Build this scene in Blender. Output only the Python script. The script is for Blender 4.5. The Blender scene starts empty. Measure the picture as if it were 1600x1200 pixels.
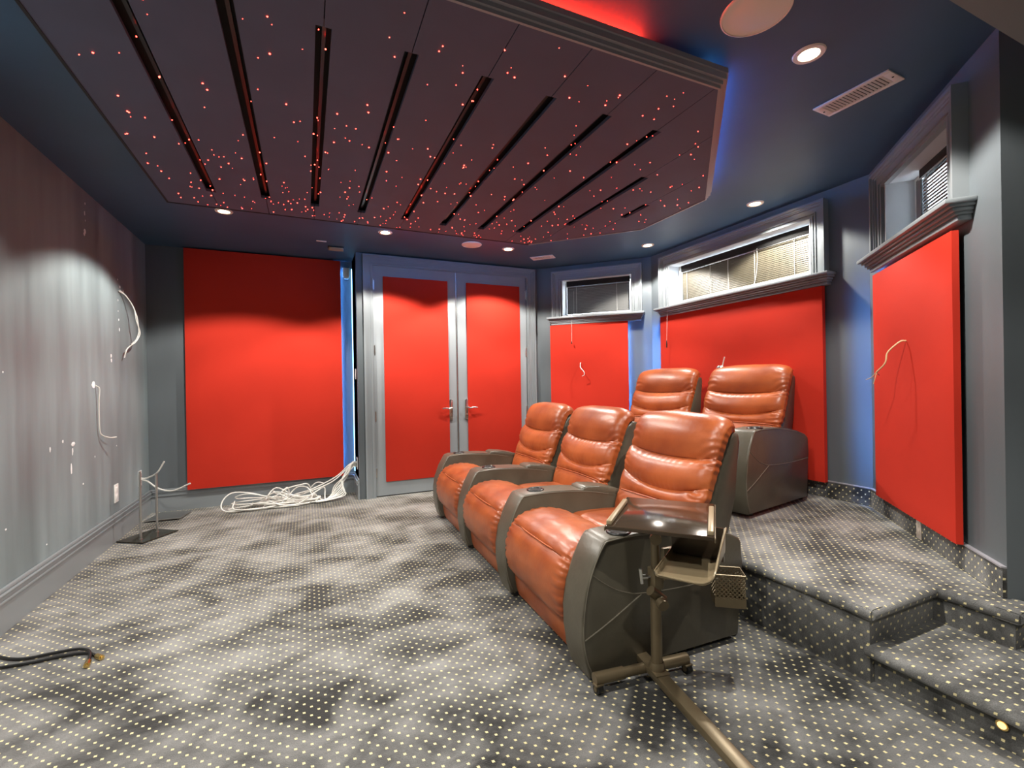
import bpy, bmesh, math, random
from mathutils import Vector, Matrix, noise
random.seed(4)
PI = math.pi
S2 = math.sqrt(.5)
sc = bpy.context.scene
COL = sc.collection

# ------------------------------------------------------------------ camera
FPX = 723.64
yaw, pitch, roll = math.radians(23.994), math.radians(-.087), math.radians(-.9655)
Fw = Vector((math.sin(yaw)*math.cos(pitch), math.cos(yaw)*math.cos(pitch), math.sin(pitch)))
R0 = Vector((math.cos(yaw), -math.sin(yaw), 0))
U0 = R0.cross(Fw)
Rr = R0*math.cos(roll) + U0*math.sin(roll)
Ur = -R0*math.sin(roll) + U0*math.cos(roll)
cd = bpy.data.cameras.new('camera')
cam = bpy.data.objects.new('camera', cd)
COL.objects.link(cam)
cd.sensor_width = 36
cd.sensor_fit = 'HORIZONTAL'
cd.lens = 36*FPX/1600
cd.clip_start = .02
mm = Matrix((Rr, Ur, -Fw)).transposed().to_4x4()
mm.translation = (0, 0, 1.2)
cam.matrix_world = mm
sc.camera = cam

# ------------------------------------------------------------------ world, exposure, room lights
w = bpy.data.worlds.new('daylight')
sc.world = w
w.use_nodes = True
w.node_tree.nodes['Background'].inputs[0].default_value = (.86, .93, 1, 1)
w.node_tree.nodes['Background'].inputs[1].default_value = 10
vs = sc.view_settings
vs.view_transform = 'Standard'
vs.look = 'None'
vs.exposure = .62
vs.gamma = 1
vs.use_curve_mapping = False

LAMP_W = 86          # base power of the downlights and the added lamps
CEIL = 2.61
DOWNLIGHTS = [  # the ones in frame
    (-.574, 4.298, 'small warm ceiling downlight lit above the left red wall panel'),
    (.691, 4.364, 'small warm ceiling downlight lit in front of the left door leaf'),
    (1.962, 4.448, 'small warm ceiling downlight lit in front of the right door leaf'),
    (3.264, 3.81, 'small warm ceiling downlight lit near the small left window'),
    (3.318, 2.595, 'small warm ceiling downlight lit above the long middle window'),
    (2.02, 1.306, 'large near warm ceiling downlight beside the white slotted vent')]
ADDED_LAMPS = [(.7, 1.28), (-.62, 1.33), (-1.12, 2.15), (.3, -.7), (1.7, -.6)]  # unseen lamps added to fill the room, some placed to light the left wall


def downlamp(x, y, power=LAMP_W, name='downlight_or_fill_lamp', cone=128):
    ld = bpy.data.lights.new(name, 'SPOT')
    ld.energy = power
    ld.color = (1, .95, .87)
    ld.spot_size = math.radians(cone)
    ld.spot_blend = .22
    ld.shadow_soft_size = .03
    lo = bpy.data.objects.new(name, ld)
    COL.objects.link(lo)
    lo.location = (x, y, CEIL-.035)
    return lo


for (x, y, *_r) in DOWNLIGHTS:
    downlamp(x, y, LAMP_W*(.8 if x > 3 else 1.05))
for (x, y) in ADDED_LAMPS:
    downlamp(x, y, LAMP_W*{(.7, 1.28): .65, (-1.12, 2.15): .6, (1.7, -.6): .9, (.3, -.7): .7, (-.62, 1.33): 1.0}.get((x, y), 1))


# ------------------------------------------------------------------ materials
def new_mat(name):
    m = bpy.data.materials.new(name)
    m.use_nodes = True
    return m, m.node_tree, m.node_tree.nodes['Principled BSDF']


def rgb(r, g, b):
    f = lambda c: ((c/255+.055)/1.055)**2.4 if c > 10 else c/255/12.92
    return (f(r), f(g), f(b), 1)


def mat(name, col, rough=.5, metal=0, bump=0, bscale=60, var=0, vscale=4, spec=.5, coat=0, stretch=None, sheen=0, emit=None, estr=0, trans=0, rvar=0):
    m, t, p = new_mat(name)
    N, L = t.nodes, t.links
    p.inputs['Base Color'].default_value = col
    p.inputs['Roughness'].default_value = rough
    p.inputs['Metallic'].default_value = metal
    p.inputs['Specular IOR Level'].default_value = spec
    p.inputs['Coat Weight'].default_value = coat
    p.inputs['Coat Roughness'].default_value = .2
    if sheen:
        p.inputs['Sheen Weight'].default_value = sheen
        p.inputs['Sheen Roughness'].default_value = .4
    if trans:
        p.inputs['Transmission Weight'].default_value = trans
    if emit:
        p.inputs['Emission Color'].default_value = emit
        p.inputs['Emission Strength'].default_value = estr
    tc = N.new('ShaderNodeTexCoord')
    src = tc.outputs['Object']
    if stretch:
        mp = N.new('ShaderNodeMapping')
        mp.inputs['Scale'].default_value = stretch
        L.new(src, mp.inputs[0])
        src = mp.outputs[0]
    if var or rvar:
        n = N.new('ShaderNodeTexNoise')
        n.inputs['Scale'].default_value = vscale
        n.inputs['Detail'].default_value = 5
        L.new(src, n.inputs['Vector'])
        if var:
            mr = N.new('ShaderNodeMapRange')
            mr.inputs[1].default_value = .3
            mr.inputs[2].default_value = .7
            mr.inputs[3].default_value = 1-var
            mr.inputs[4].default_value = 1+var
            L.new(n.outputs[0], mr.inputs[0])
            mx = N.new('ShaderNodeVectorMath')
            mx.operation = 'SCALE'
            mx.inputs[0].default_value = col[:3]
            L.new(mr.outputs[0], mx.inputs['Scale'])
            L.new(mx.outputs[0], p.inputs['Base Color'])
        if rvar:
            mr = N.new('ShaderNodeMapRange')
            mr.inputs[1].default_value = .35
            mr.inputs[2].default_value = .65
            mr.inputs[3].default_value = rough-rvar
            mr.inputs[4].default_value = rough+rvar
            L.new(n.outputs[0], mr.inputs[0])
            L.new(mr.outputs[0], p.inputs['Roughness'])
    if bump:
        n2 = N.new('ShaderNodeTexNoise')
        n2.inputs['Scale'].default_value = bscale
        n2.inputs['Detail'].default_value = 4
        L.new(tc.outputs['Object'], n2.inputs['Vector'])
        b = N.new('ShaderNodeBump')
        b.inputs['Strength'].default_value = bump
        b.inputs['Distance'].default_value = .004
        L.new(n2.outputs[0], b.inputs['Height'])
        L.new(b.outputs[0], p.inputs['Normal'])
    return m


def leather(name, col, dark, rough=.36):
    m, t, p = new_mat(name)
    N, L = t.nodes, t.links
    tc = N.new('ShaderNodeTexCoord')
    n = N.new('ShaderNodeTexNoise')
    n.inputs['Scale'].default_value = 5
    n.inputs['Detail'].default_value = 6
    L.new(tc.outputs['Object'], n.inputs['Vector'])
    cr = N.new('ShaderNodeValToRGB')
    cr.color_ramp.elements[0].position = .3
    cr.color_ramp.elements[0].color = dark
    cr.color_ramp.elements[1].position = .68
    cr.color_ramp.elements[1].color = col
    L.new(n.outputs[0], cr.inputs[0])
    L.new(cr.outputs[0], p.inputs['Base Color'])
    p.inputs['Roughness'].default_value = rough
    p.inputs['Coat Weight'].default_value = .06
    p.inputs['Coat Roughness'].default_value = .25
    v = N.new('ShaderNodeTexVoronoi')
    v.inputs['Scale'].default_value = 420
    L.new(tc.outputs['Object'], v.inputs['Vector'])
    n2 = N.new('ShaderNodeTexNoise')
    n2.inputs['Scale'].default_value = 38
    n2.inputs['Detail'].default_value = 3
    L.new(tc.outputs['Object'], n2.inputs['Vector'])
    ad = N.new('ShaderNodeMath')
    ad.operation = 'MULTIPLY_ADD'
    ad.inputs[1].default_value = .12
    L.new(v.outputs['Distance'], ad.inputs[0])
    L.new(n2.outputs[0], ad.inputs[2])
    b = N.new('ShaderNodeBump')
    b.inputs['Strength'].default_value = .22
    b.inputs['Distance'].default_value = .004
    L.new(ad.outputs[0], b.inputs['Height'])
    L.new(b.outputs[0], p.inputs['Normal'])
    return m


def carpet_mat():
    m, t, p = new_mat('dotted_carpet')
    N, L = t.nodes, t.links

    def math_(op, a=None, b=None, c=None):
        n = N.new('ShaderNodeMath')
        n.operation = op
        for i, q in enumerate((a, b, c)):
            if q is None:
                continue
            if isinstance(q, (int, float)):
                n.inputs[i].default_value = q
            else:
                L.new(q, n.inputs[i])
        return n.outputs[0]
    g = N.new('ShaderNodeNewGeometry')
    P = g.outputs['Position']
    sepn = N.new('ShaderNodeSeparateXYZ')
    L.new(g.outputs['Normal'], sepn.inputs[0])
    sepp = N.new('ShaderNodeSeparateXYZ')
    L.new(P, sepp.inputs[0])
    cr = N.new('ShaderNodeVectorMath')
    cr.operation = 'CROSS_PRODUCT'
    L.new(g.outputs['True Normal'], cr.inputs[0])
    cr.inputs[1].default_value = (0, 0, 1)
    nz = N.new('ShaderNodeVectorMath')
    nz.operation = 'NORMALIZE'
    L.new(cr.outputs[0], nz.inputs[0])
    dt = N.new('ShaderNodeVectorMath')
    dt.operation = 'DOT_PRODUCT'
    L.new(P, dt.inputs[0])
    L.new(nz.outputs[0], dt.inputs[1])
    horiz = math_('GREATER_THAN', math_('ABSOLUTE', sepn.outputs[2]), .6)
    u = N.new('ShaderNodeMix')
    L.new(horiz, u.inputs[0])
    L.new(dt.outputs['Value'], u.inputs[2])
    L.new(sepp.outputs[0], u.inputs[3])
    v = N.new('ShaderNodeMix')
    L.new(horiz, v.inputs[0])
    L.new(sepp.outputs[2], v.inputs[2])
    L.new(sepp.outputs[1], v.inputs[3])
    A = .05

    def lattice(off):
        def cell(x):
            s = math_('MULTIPLY_ADD', x, 1/A, off)
            return math_('SUBTRACT', math_('FRACT', s), .5)
        x = cell(u.outputs[0])
        y = cell(v.outputs[0])
        a = math_('ABSOLUTE', math_('ADD', x, y))
        b = math_('ABSOLUTE', math_('SUBTRACT', x, y))
        # little lozenge-shaped tuft
        return math_('ADD', math_('MULTIPLY', a, 1.25), math_('MULTIPLY', b, 1.0))
    d = math_('MINIMUM', lattice(.5), lattice(0.))
    n3 = N.new('ShaderNodeTexNoise')
    n3.inputs['Scale'].default_value = 180
    L.new(P, n3.inputs['Vector'])
    d = math_('ADD', d, math_('MULTIPLY', math_('SUBTRACT', n3.outputs[0], .5), .10))
    mask = N.new('ShaderNodeMapRange')
    mask.inputs[1].default_value = .225
    mask.inputs[2].default_value = .17
    L.new(d, mask.inputs[0])
    # brushed pile: lighter and darker swathes
    mp = N.new('ShaderNodeMapping')
    mp.inputs['Rotation'].default_value = (0, 0, .6)
    mp.inputs['Scale'].default_value = (1.0, 1.35, 1.2)
    L.new(P, mp.inputs[0])
    n1 = N.new('ShaderNodeTexNoise')
    n1.inputs['Scale'].default_value = 2.6
    n1.inputs['Detail'].default_value = 5
    n1.inputs['Roughness'].default_value = .58
    n1.inputs['Distortion'].default_value = .25
    L.new(mp.outputs[0], n1.inputs['Vector'])
    r1 = N.new('ShaderNodeValToRGB')
    r1.color_ramp.elements[0].position = .38
    r1.color_ramp.elements[0].color = (.026, .026, .025, 1)
    r1.color_ramp.elements[1].position = .66
    r1.color_ramp.elements[1].color = (.262, .262, .256, 1)
    L.new(n1.outputs[0], r1.inputs[0])
    n2 = N.new('ShaderNodeTexNoise')
    n2.inputs['Scale'].default_value = 260
    n2.inputs['Detail'].default_value = 2
    L.new(P, n2.inputs['Vector'])
    fz = N.new('ShaderNodeMapRange')
    fz.inputs[3].default_value = .55
    fz.inputs[4].default_value = 1.45
    L.new(n2.outputs[0], fz.inputs[0])
    sc1 = N.new('ShaderNodeVectorMath')
    sc1.operation = 'SCALE'
    L.new(r1.outputs[0], sc1.inputs[0])
    L.new(fz.outputs[0], sc1.inputs['Scale'])
    mx = N.new('ShaderNodeMix')
    mx.data_type = 'RGBA'
    L.new(mask.outputs[0], mx.inputs[0])
    L.new(sc1.outputs[0], mx.inputs[6])
    mx.inputs[7].default_value = (.78, .68, .37, 1)
    L.new(mx.outputs[2], p.inputs['Base Color'])
    p.inputs['Roughness'].default_value = 1
    p.inputs['Specular IOR Level'].default_value = .1
    p.inputs['Sheen Weight'].default_value = .25
    p.inputs['Sheen Roughness'].default_value = .5
    b = N.new('ShaderNodeBump')
    b.inputs['Strength'].default_value = .6
    b.inputs['Distance'].default_value = .004
    L.new(n2.outputs[0], b.inputs['Height'])
    L.new(b.outputs[0], p.inputs['Normal'])
    return m


M = {}
M['carpet'] = carpet_mat()
M['wall'] = mat('charcoal_wall_paint', (.118, .136, .148, 1), .42, bump=.05, bscale=90, var=.10, vscale=1.2, stretch=(3, 3, .5), rvar=.06)
M['wall_scuffed'] = mat('scuffed_charcoal_paint', (.215, .262, .275, 1), .46, bump=.06, bscale=60, var=.26, vscale=2.2, stretch=(2.4, 2.4, .28), rvar=.08)
M['trim'] = mat('charcoal_trim_gloss', (.235, .258, .272, 1), .30, bump=.03, bscale=40)
M['doorpaint'] = mat('grey_door_paint', (.31, .34, .36, 1), .34, bump=.03, bscale=40, var=.04)
M['ceiling'] = mat('dark_blue_ceiling_paint', (.045, .098, .175, 1), .5, bump=.04, bscale=80, var=.08, vscale=2)
M['soffit'] = mat('grey_soffit_paint', (.22, .23, .24, 1), .6, bump=.04)
M['red'] = mat('red_acoustic_fabric', (.56, .030, .014, 1), .8, bump=.25, bscale=700, var=.06, vscale=1.5, spec=.2)
M['edge'] = mat('black_panel_edge', (.012, .012, .013, 1), .7)
M['orange'] = leather('orange_brown_leather', rgb(172, 90, 46), rgb(136, 62, 31), .36)
M['grey_leather'] = leather('olive_grey_leather', rgb(90, 85, 72), rgb(76, 71, 60), .36)
M['piping'] = mat('leather_piping', rgb(176, 92, 52), .4)
M['gpiping'] = mat('grey_piping', rgb(108, 103, 90), .4)
M['black'] = mat('black_plastic', (.012, .012, .012, 1), .28)
M['matteblack'] = mat('matte_black', (.006, .006, .006, 1), .8)
M['stars_board'] = mat('plum_ceiling_board', (.082, .090, .150, 1), .62, bump=.05, bscale=200, var=.06)
M['mould'] = mat('satin_moulding', (.34, .33, .36, 1), .3)
M['chrome'] = mat('brushed_nickel', (.75, .74, .72, 1), .22, 1)
M['steel'] = mat('pale_steel', (.6, .6, .58, 1), .3, 1)
M['white'] = mat('white_plastic', (.82, .82, .79, 1), .4)
M['whitepaint'] = mat('white_vent_enamel', (.80, .72, .68, 1), .4)
M['peach'] = mat('cream_speaker_grille', (.90, .76, .66, 1), .6, bump=.2, bscale=900)
M['cable'] = mat('white_cable_jacket', (.78, .77, .72, 1), .45)
M['blackcable'] = mat('black_cable_jacket', (.012, .012, .012, 1), .35)
M['brass'] = mat('brass', (.80, .58, .22, 1), .25, 1)
M['bronze'] = mat('bronze_painted_metal', rgb(118, 105, 82), .34, .5, var=.05)
M['bronze_tray'] = mat('bronze_tray_plastic', rgb(150, 134, 106), .32, .1)
M['bronze_top'] = mat('glossy_bronze_tray', rgb(70, 58, 46), .12, .35)
M['glassbase'] = mat('smoked_glass', (.03, .028, .02, 1), .08)
M['slat_beige'] = mat('beige_blind_slat', (.115, .10, .068, 1), .5, trans=0)
M['slat_grey'] = mat('grey_blind_slat', (.16, .16, .155, 1), .5)
M['cord'] = mat('blind_cord', (.75, .74, .70, 1), .7)
M['tan'] = mat('tan_wire_jacket', (.75, .55, .30, 1), .5)
M['beige'] = mat('beige_plate', (.60, .52, .45, 1), .45)
M['wood'] = mat('tan_bracket', (.50, .30, .14, 1), .5)
M['plaster'] = mat('white_filler', (.85, .86, .86, 1), .8)
M['reveal'] = mat('pale_grey_reveal', (.52, .53, .54, 1), .5, bump=.05)
M['light'] = mat('lit_lamp_lens', (1, .9, .7, 1), .5, emit=(1, .86, .55, 1), estr=14)
M['star'] = mat('red_star_fibre', (1, .1, .1, 1), .5, emit=(1, .045, .03, 1), estr=13)
M['ledblue'] = mat('blue_led_strip', (.1, .3, 1, 1), .5, emit=(.10, .36, 1, 1), estr=210)
M['ledcorner'] = mat('pale_blue_led_tube', (.3, .6, 1, 1), .5, emit=(.25, .62, 1, 1), estr=5)
M['ledblue_soft'] = mat('dim_blue_led_strip', (.1, .3, 1, 1), .5, emit=(.08, .34, 1, 1), estr=60)
M['ledred'] = mat('red_led_strip', (1, .1, .05, 1), .5, emit=(1, .03, .015, 1), estr=110)
M['pane'] = mat('window_glass', (.9, .95, 1, 1), .02, trans=1)
M['amber'] = mat('amber_step_lens', (1, .5, .2, 1), .3, emit=(1, .45, .15, 1), estr=2)


# ------------------------------------------------------------------ mesh helpers
class MB:
    """collects geometry, optionally through a local frame"""

    def __init__(s, F=None):
        s.bm = bmesh.new()
        s.F = F

    def add(s, vs, fs):
        vv = [s.bm.verts.new(s.F @ Vector(v) if s.F else v) for v in vs]
        for f in fs:
            try:
                s.bm.faces.new([vv[i] for i in f])
            except ValueError:
                pass
        return vv

    def box(s, x0, x1, y0, y1, z0, z1, bev=0):
        vv = s.add([(x0, y0, z0), (x1, y0, z0), (x1, y1, z0), (x0, y1, z0), (x0, y0, z1), (x1, y0, z1), (x1, y1, z1), (x0, y1, z1)],
                   [(0, 3, 2, 1), (4, 5, 6, 7), (0, 1, 5, 4), (1, 2, 6, 5), (2, 3, 7, 6), (3, 0, 4, 7)])
        if bev:
            es = {e for v in vv for e in v.link_edges}
            bmesh.ops.bevel(s.bm, geom=list(es), offset=bev, segments=2, affect='EDGES', profile=.5)
        return s

    def prism(s, poly, h0, h1, axis='z', bev=0, seg=3, edges='all'):
        """poly: 2D points, extruded along axis; for 'y' poly is (x,z)"""
        n = len(poly)
        if axis == 'z':
            f = lambda p, h: (p[0], p[1], h)
        elif axis == 'y':
            f = lambda p, h: (p[0], h, p[1])
        else:
            f = lambda p, h: (h, p[0], p[1])
        vv = s.add([f(p, h0) for p in poly]+[f(p, h1) for p in poly],
                   [tuple(range(n-1, -1, -1)), tuple(range(n, 2*n))]+[(i, (i+1) % n, n+(i+1) % n, n+i) for i in range(n)])
        if bev:
            a, b = set(vv[:n]), set(vv[n:])
            es = [e for v in vv for e in v.link_edges]
            rim = list({e for e in es if (e.verts[0] in a) == (e.verts[1] in a)})
            bmesh.ops.bevel(s.bm, geom=rim, offset=bev, segments=seg, affect='EDGES', profile=.5, clamp_overlap=True)
        return s

    def cyl(s, c, r, z0, z1, n=24, r1=None, cap=True):
        r1 = r if r1 is None else r1
        vs = [(c[0]+r*math.cos(2*PI*i/n), c[1]+r*math.sin(2*PI*i/n), z0) for i in range(n)]
        vs += [(c[0]+r1*math.cos(2*PI*i/n), c[1]+r1*math.sin(2*PI*i/n), z1) for i in range(n)]
        fs = [(i, (i+1) % n, n+(i+1) % n, n+i) for i in range(n)]
        if cap:
            fs += [tuple(range(n-1, -1, -1)), tuple(range(n, 2*n))]
        s.add(vs, fs)
        return s

    def lathe(s, prof, c=(0, 0, 0), n=28):
        k = len(prof)
        vs, fs = [], []
        for i in range(n):
            a = 2*PI*i/n
            vs += [(c[0]+r*math.cos(a), c[1]+r*math.sin(a), c[2]+z) for r, z in prof]
        for i in range(n):
            j = (i+1) % n
            for q in range(k-1):
                fs.append((i*k+q, j*k+q, j*k+q+1, i*k+q+1))
        s.add(vs, fs)
        bmesh.ops.remove_doubles(s.bm, verts=s.bm.verts, dist=1e-6)
        return s

    def tube(s, pts, r, n=8, close=False, r1=None):
        pts = [Vector(p) for p in pts]
        m = len(pts)
        rings = []
        up = None
        for i, p in enumerate(pts):
            a = pts[i-1] if i > 0 else (pts[-1] if close else p)
            b = pts[i+1] if i < m-1 else (pts[0] if close else p)
            t = (b-a)
            if t.length < 1e-9:
                t = Vector((0, 0, 1))
            t.normalize()
            if up is None:
                up = Vector((0, 0, 1)) if abs(t.z) < .9 else Vector((1, 0, 0))
            sd = t.cross(up)
            if sd.length < 1e-6:
                sd = t.orthogonal()
            sd.normalize()
            up = sd.cross(t).normalized()
            rr = r if r1 is None else r+(r1-r)*i/(m-1)
            rings.append([p+(sd*math.cos(2*PI*k/n)+up*math.sin(2*PI*k/n))*rr for k in range(n)])
        vs = [v for q in rings for v in q]
        fs = []
        for i in range(m if close else m-1):
            j = (i+1) % m
            for k in range(n):
                l = (k+1) % n
                fs.append((i*n+k, i*n+l, j*n+l, j*n+k))
        if not close:
            fs += [tuple(range(n))[::-1], tuple((m-1)*n+k for k in range(n))]
        s.add(vs, fs)
        return s

    def build(s, name, m, parent=None, smooth=40, M4=None):
        bmesh.ops.recalc_face_normals(s.bm, faces=s.bm.faces)
        me = bpy.data.meshes.new(name)
        s.bm.to_mesh(me)
        s.bm.free()
        return obj(name, me, m, parent, smooth, M4)


def obj(name, me, m, parent=None, smooth=40, M4=None):
    me.materials.append(M[m] if isinstance(m, str) else m)
    if smooth:
        me.polygons.foreach_set('use_smooth', [True]*len(me.polygons))
        if smooth < 180:
            me.set_sharp_from_angle(angle=math.radians(smooth))
    o = bpy.data.objects.new(name, me)
    COL.objects.link(o)
    if parent:
        o.parent = parent
    if M4 is not None:
        o.matrix_world = M4
    return o


def tag(o, label, cat, group=None):
    o['label'] = label
    o['category'] = cat
    if group:
        o['group'] = group
    return o


def thing(name, label, cat, loc=(0, 0, 0), rz=0, group=None, M4=None):
    o = bpy.data.objects.new(name, None)
    o.empty_display_size = .1
    COL.objects.link(o)
    if M4 is not None:
        o.matrix_world = M4
    else:
        o.location = loc
        o.rotation_euler = (0, 0, rz)
    return tag(o, label, cat, group)


def struct(o):
    o['kind'] = 'structure'
    return o


def frame(p, T):
    """T along the wall (clockwise), y outward through the wall, z up"""
    T = Vector((T[0], T[1], 0)).normalized()
    Nn = Vector((0, 0, 1)).cross(T)
    m4 = Matrix((T, Nn, Vector((0, 0, 1)))).transposed().to_4x4()
    m4.translation = (p[0], p[1], p[2] if len(p) > 2 else 0)
    return m4


def smooth_pts(P, k=8, close=False):
    """catmull-rom"""
    P = [Vector(p) for p in P]
    out = []
    n = len(P)
    for i in range(n-1 if not close else n):
        a = P[i-1] if (i > 0 or close) else P[i]*2-P[i+1]
        b = P[i]
        c = P[(i+1) % n]
        d = P[(i+2) % n] if (i < n-2 or close) else c*2-b
        for q in range(k):
            t = q/k
            out.append(.5*((2*b)+(c-a)*t+(2*a-5*b+4*c-d)*t*t+(3*b-a-3*c+d)*t**3))
    if not close:
        out.append(P[-1])
    return out


# ------------------------------------------------------------------ room plan
XL, YB, YD, XP = -1.406, 5.552, 5.124, .50
XR, Y12, Y23 = 3.606, 4.16, 1.932
YREAR = -2.2
X1 = XR-(YD-Y12)                       # door wall meets the angled wall
TEND = 1.46
EX, EY = XR-TEND*S2, Y23-TEND*S2       # free end of the right angled wall
PLAT, STEP = .30, .15
FX = 3.4
W_left = frame((XL, YREAR), (0, 1))
W_back = frame((XL, YB), (1, 0))
W_door = frame((XP, YD), (1, 0))
W_1 = frame((X1, YD), (S2, -S2))
W_2 = frame((XR, Y12), (0, -1))
W_3 = frame((XR, Y23), (-S2, -S2))
W_4 = frame((EX, EY), (1, 0))          # short return behind the free end


def at(W, t, y=0, z=0):
    return W @ Matrix.Translation((t, y, z))


def wall_obj(name, F, L, m='wall', holes=(), z0=0, thick=.12, zt=CEIL+.02):
    """one wall slab, cut round its openings (t0,t1,z0,z1)"""
    b = MB(F)
    t = 0
    for (a, c, h0, h1) in sorted(holes):
        b.box(t, a, 0, thick, z0, zt)
        if h0 > z0:
            b.box(a, c, 0, thick, z0, h0)
        b.box(a, c, 0, thick, h1, zt)
        t = c
    b.box(t, L, 0, thick, z0, zt)
    return struct(b.build(name, m, smooth=0))


# floor: lower carpet, platform, step, rounded nosings, all one carpet
fl = struct(MB().box(XL-.1, FX+.2, YREAR-.1, YB+.1, -.1, 0).build('floor', 'carpet', smooth=0))
PX, PY = 1.985, 1.075                  # platform front edge and its near corner


def nose_run(b, p0, p1, z, out, r=.022, ov=.02):
    """rounded carpet nosing: a flattened half roll along p0-p1"""
    p0, p1 = Vector(p0), Vector(p1)
    o = Vector(out)
    prof = []
    for k in range(9):
        a = -PI/2+PI*k/8
        prof.append((ov+math.cos(a)*r-r+.012, z-r+math.sin(a)*r))
    prof = [(-.05, z-2*r)]+prof+[(-.05, z)]
    vs = []
    for p in (p0, p1):
        for (h, zz) in prof:
            q = p+o*h
            vs.append((q.x, q.y, zz))
    n = len(prof)
    fs = [(i, (i+1) % n, n+(i+1) % n, n+i) for i in range(n)]+[tuple(range(n))[::-1], tuple(range(n, 2*n))]
    b.add(vs, fs)


IN = .012
poly = [(PX+.02, PY+.02), (2.462, PY+.02), (2.462, EY-.06), (EX+.02, EY-.06), (EX+.02, EY), (XR, Y23), (XR, Y12), (XR-.62, Y12+.62), (PX+.02, Y12+.62)]
MB().prism(poly, 0, PLAT-.004, 'z').build('platform', 'carpet', fl, smooth=0)
b = MB()
nose_run(b, (PX+.02, PY+.0, 0), (PX+.02, Y12+.62, 0), PLAT, (-1, 0, 0))
nose_run(b, (PX, PY+.02, 0), (2.452, PY+.02, 0), PLAT-.0007, (0, -1, 0))
nose_run(b, (2.462, PY+.01, 0), (2.462, EY-.08, 0), PLAT-.0004, (-1, 0, 0))
nose_run(b, (2.44, EY-.06, 0), (EX+.02, EY-.06, 0), PLAT-.0010, (0, -1, 0))
b.build('platform_nosing', 'carpet', fl, smooth=60)
MB().box(2.03, FX, -1.2, PY+.02, 0, STEP-.001).build('step', 'carpet', fl, smooth=0)
b = MB()
nose_run(b, (2.03, -1.2, 0), (2.03, PY+.03, 0), STEP, (-1, 0, 0), .024, .035)
b.build('step_nosing', 'carpet', fl, smooth=60)

# walls
struct(MB().box(XL-.1, FX+.2, YREAR-.1, YB+.2, CEIL, CEIL+.1).build('ceiling', 'ceiling', smooth=0))
wall_left = wall_obj('wall_left', W_left, YB-YREAR, 'wall_scuffed')
wall_obj('wall_back', W_back, XP-XL+.1)
b = MB()
b.box(XP, XP+.064, YD, YB+.02, 0, CEIL+.01)
b.box(XP, X1+.05, YD+.06, YB+.02, 0, CEIL+.01)
b.box(XP+.06, X1+.05, YD, YB, 2.50, CEIL+.01)
b.box(2.55, X1+.05, YD, YB, 0, 2.52)
struct(b.build('wall_door', 'wall', smooth=0))
OP1 = (.32, 1.15, 2.0, 2.44)
OP2 = (.29, 1.83, 2.0, 2.44)
OP3 = (.34, 1.12, 2.0, 2.42)
wall_obj('wall_window_left', W_1, (YD-Y12)/S2, holes=[OP1], thick=.2)
wall_obj('wall_window_middle', W_2, Y12-Y23, holes=[OP2], thick=.2)
wall_obj('wall_window_right', W_3, TEND, holes=[OP3], thick=.2)
wall_obj('wall_right', frame((EX+.02, EY+.0), (.55, -.835)), 1.5, z0=0)
wall_obj('wall_far_right', frame((FX, EY+.4), (0, -1)), EY+.4-YREAR, thick=.12)
wall_obj('wall_rear', frame((FX, YREAR), (-1, 0)), FX-XL)
# soffit over the entrance, right of the camera
struct(MB().box(1.35, FX, -1.4, .725, 2.32, CEIL+.01).build('trim_1', 'soffit', smooth=0))


# ------------------------------------------------------------------ baseboards
def baseboard(name, F, t0, t1):
    root = struct(MB(F).box(t0, t1, -.016, 0, 0, .15).build(name, 'trim', smooth=0))
    b = MB(F)
    b.box(t0, t1, -.026, 0, .150, .163, .003)
    b.box(t0, t1, -.021, 0, .163, .190, .004)
    b.box(t0, t1, -.030, 0, .190, .200, .003)
    b.box(t0, t1, -.018, 0, .200, .222, .006)
    b.build('cap_moulding', 'trim', root)
    return root


baseboard('baseboard_left', W_left, 0, YB-YREAR)
baseboard('baseboard_back', W_back, 0, XP-XL)
b = frame((XP, YB), (0, -1))
baseboard('baseboard_pilaster', frame((XP, YB), (0, -1)), 0, YB-YD+.016)
# carpet-covered skirting on the platform
for nm, F, t0, t1 in (('baseboard_middle', W_2, 0, Y12-Y23), ('baseboard_right', W_3, 0, TEND)):
    r = struct(MB(F).box(t0, t1, -.014, 0, PLAT, PLAT+.118).build(nm, 'carpet', smooth=0))
    MB(F).box(t0, t1, -.018, 0, PLAT+.118, PLAT+.125).build('binding_strip', 'mould', r)
r = struct(MB(frame((EX+.02, EY), (.55, -.835))).box(0, 1.4, -.014, 0, STEP, STEP+.125).build('baseboard_corner', 'carpet', smooth=0))
MB(frame((EX+.02, EY), (.55, -.835))).box(0, 1.4, -.018, 0, STEP+.125, STEP+.133).build('binding_strip', 'mould', r)


# ------------------------------------------------------------------ windows
def mitred(b, t0, t1, z0, z1, steps, bottom=False):
    """stepped casing: steps = [(inset_from, inset_to, proud)], open at the bottom"""
    for (a, c, p) in steps:
        for poly in ([(t0+a, z0), (t0+c, z0), (t0+c, z1-c), (t0+a, z1-a)],
                     [(t1-a, z0), (t1-a, z1-a), (t1-c, z1-c), (t1-c, z0)],
                     [(t0+a, z1-a), (t0+c, z1-c), (t1-c, z1-c), (t1-a, z1-a)]):
            b.prism(poly, -p, 0, 'y')


CAS = [(0, .016, .060), (.016, .03, .048), (.03, .040, .040), (.04, .075, .030), (.075, .084, .036), (.084, .098, .026), (.098, .112, .032)]


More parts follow.
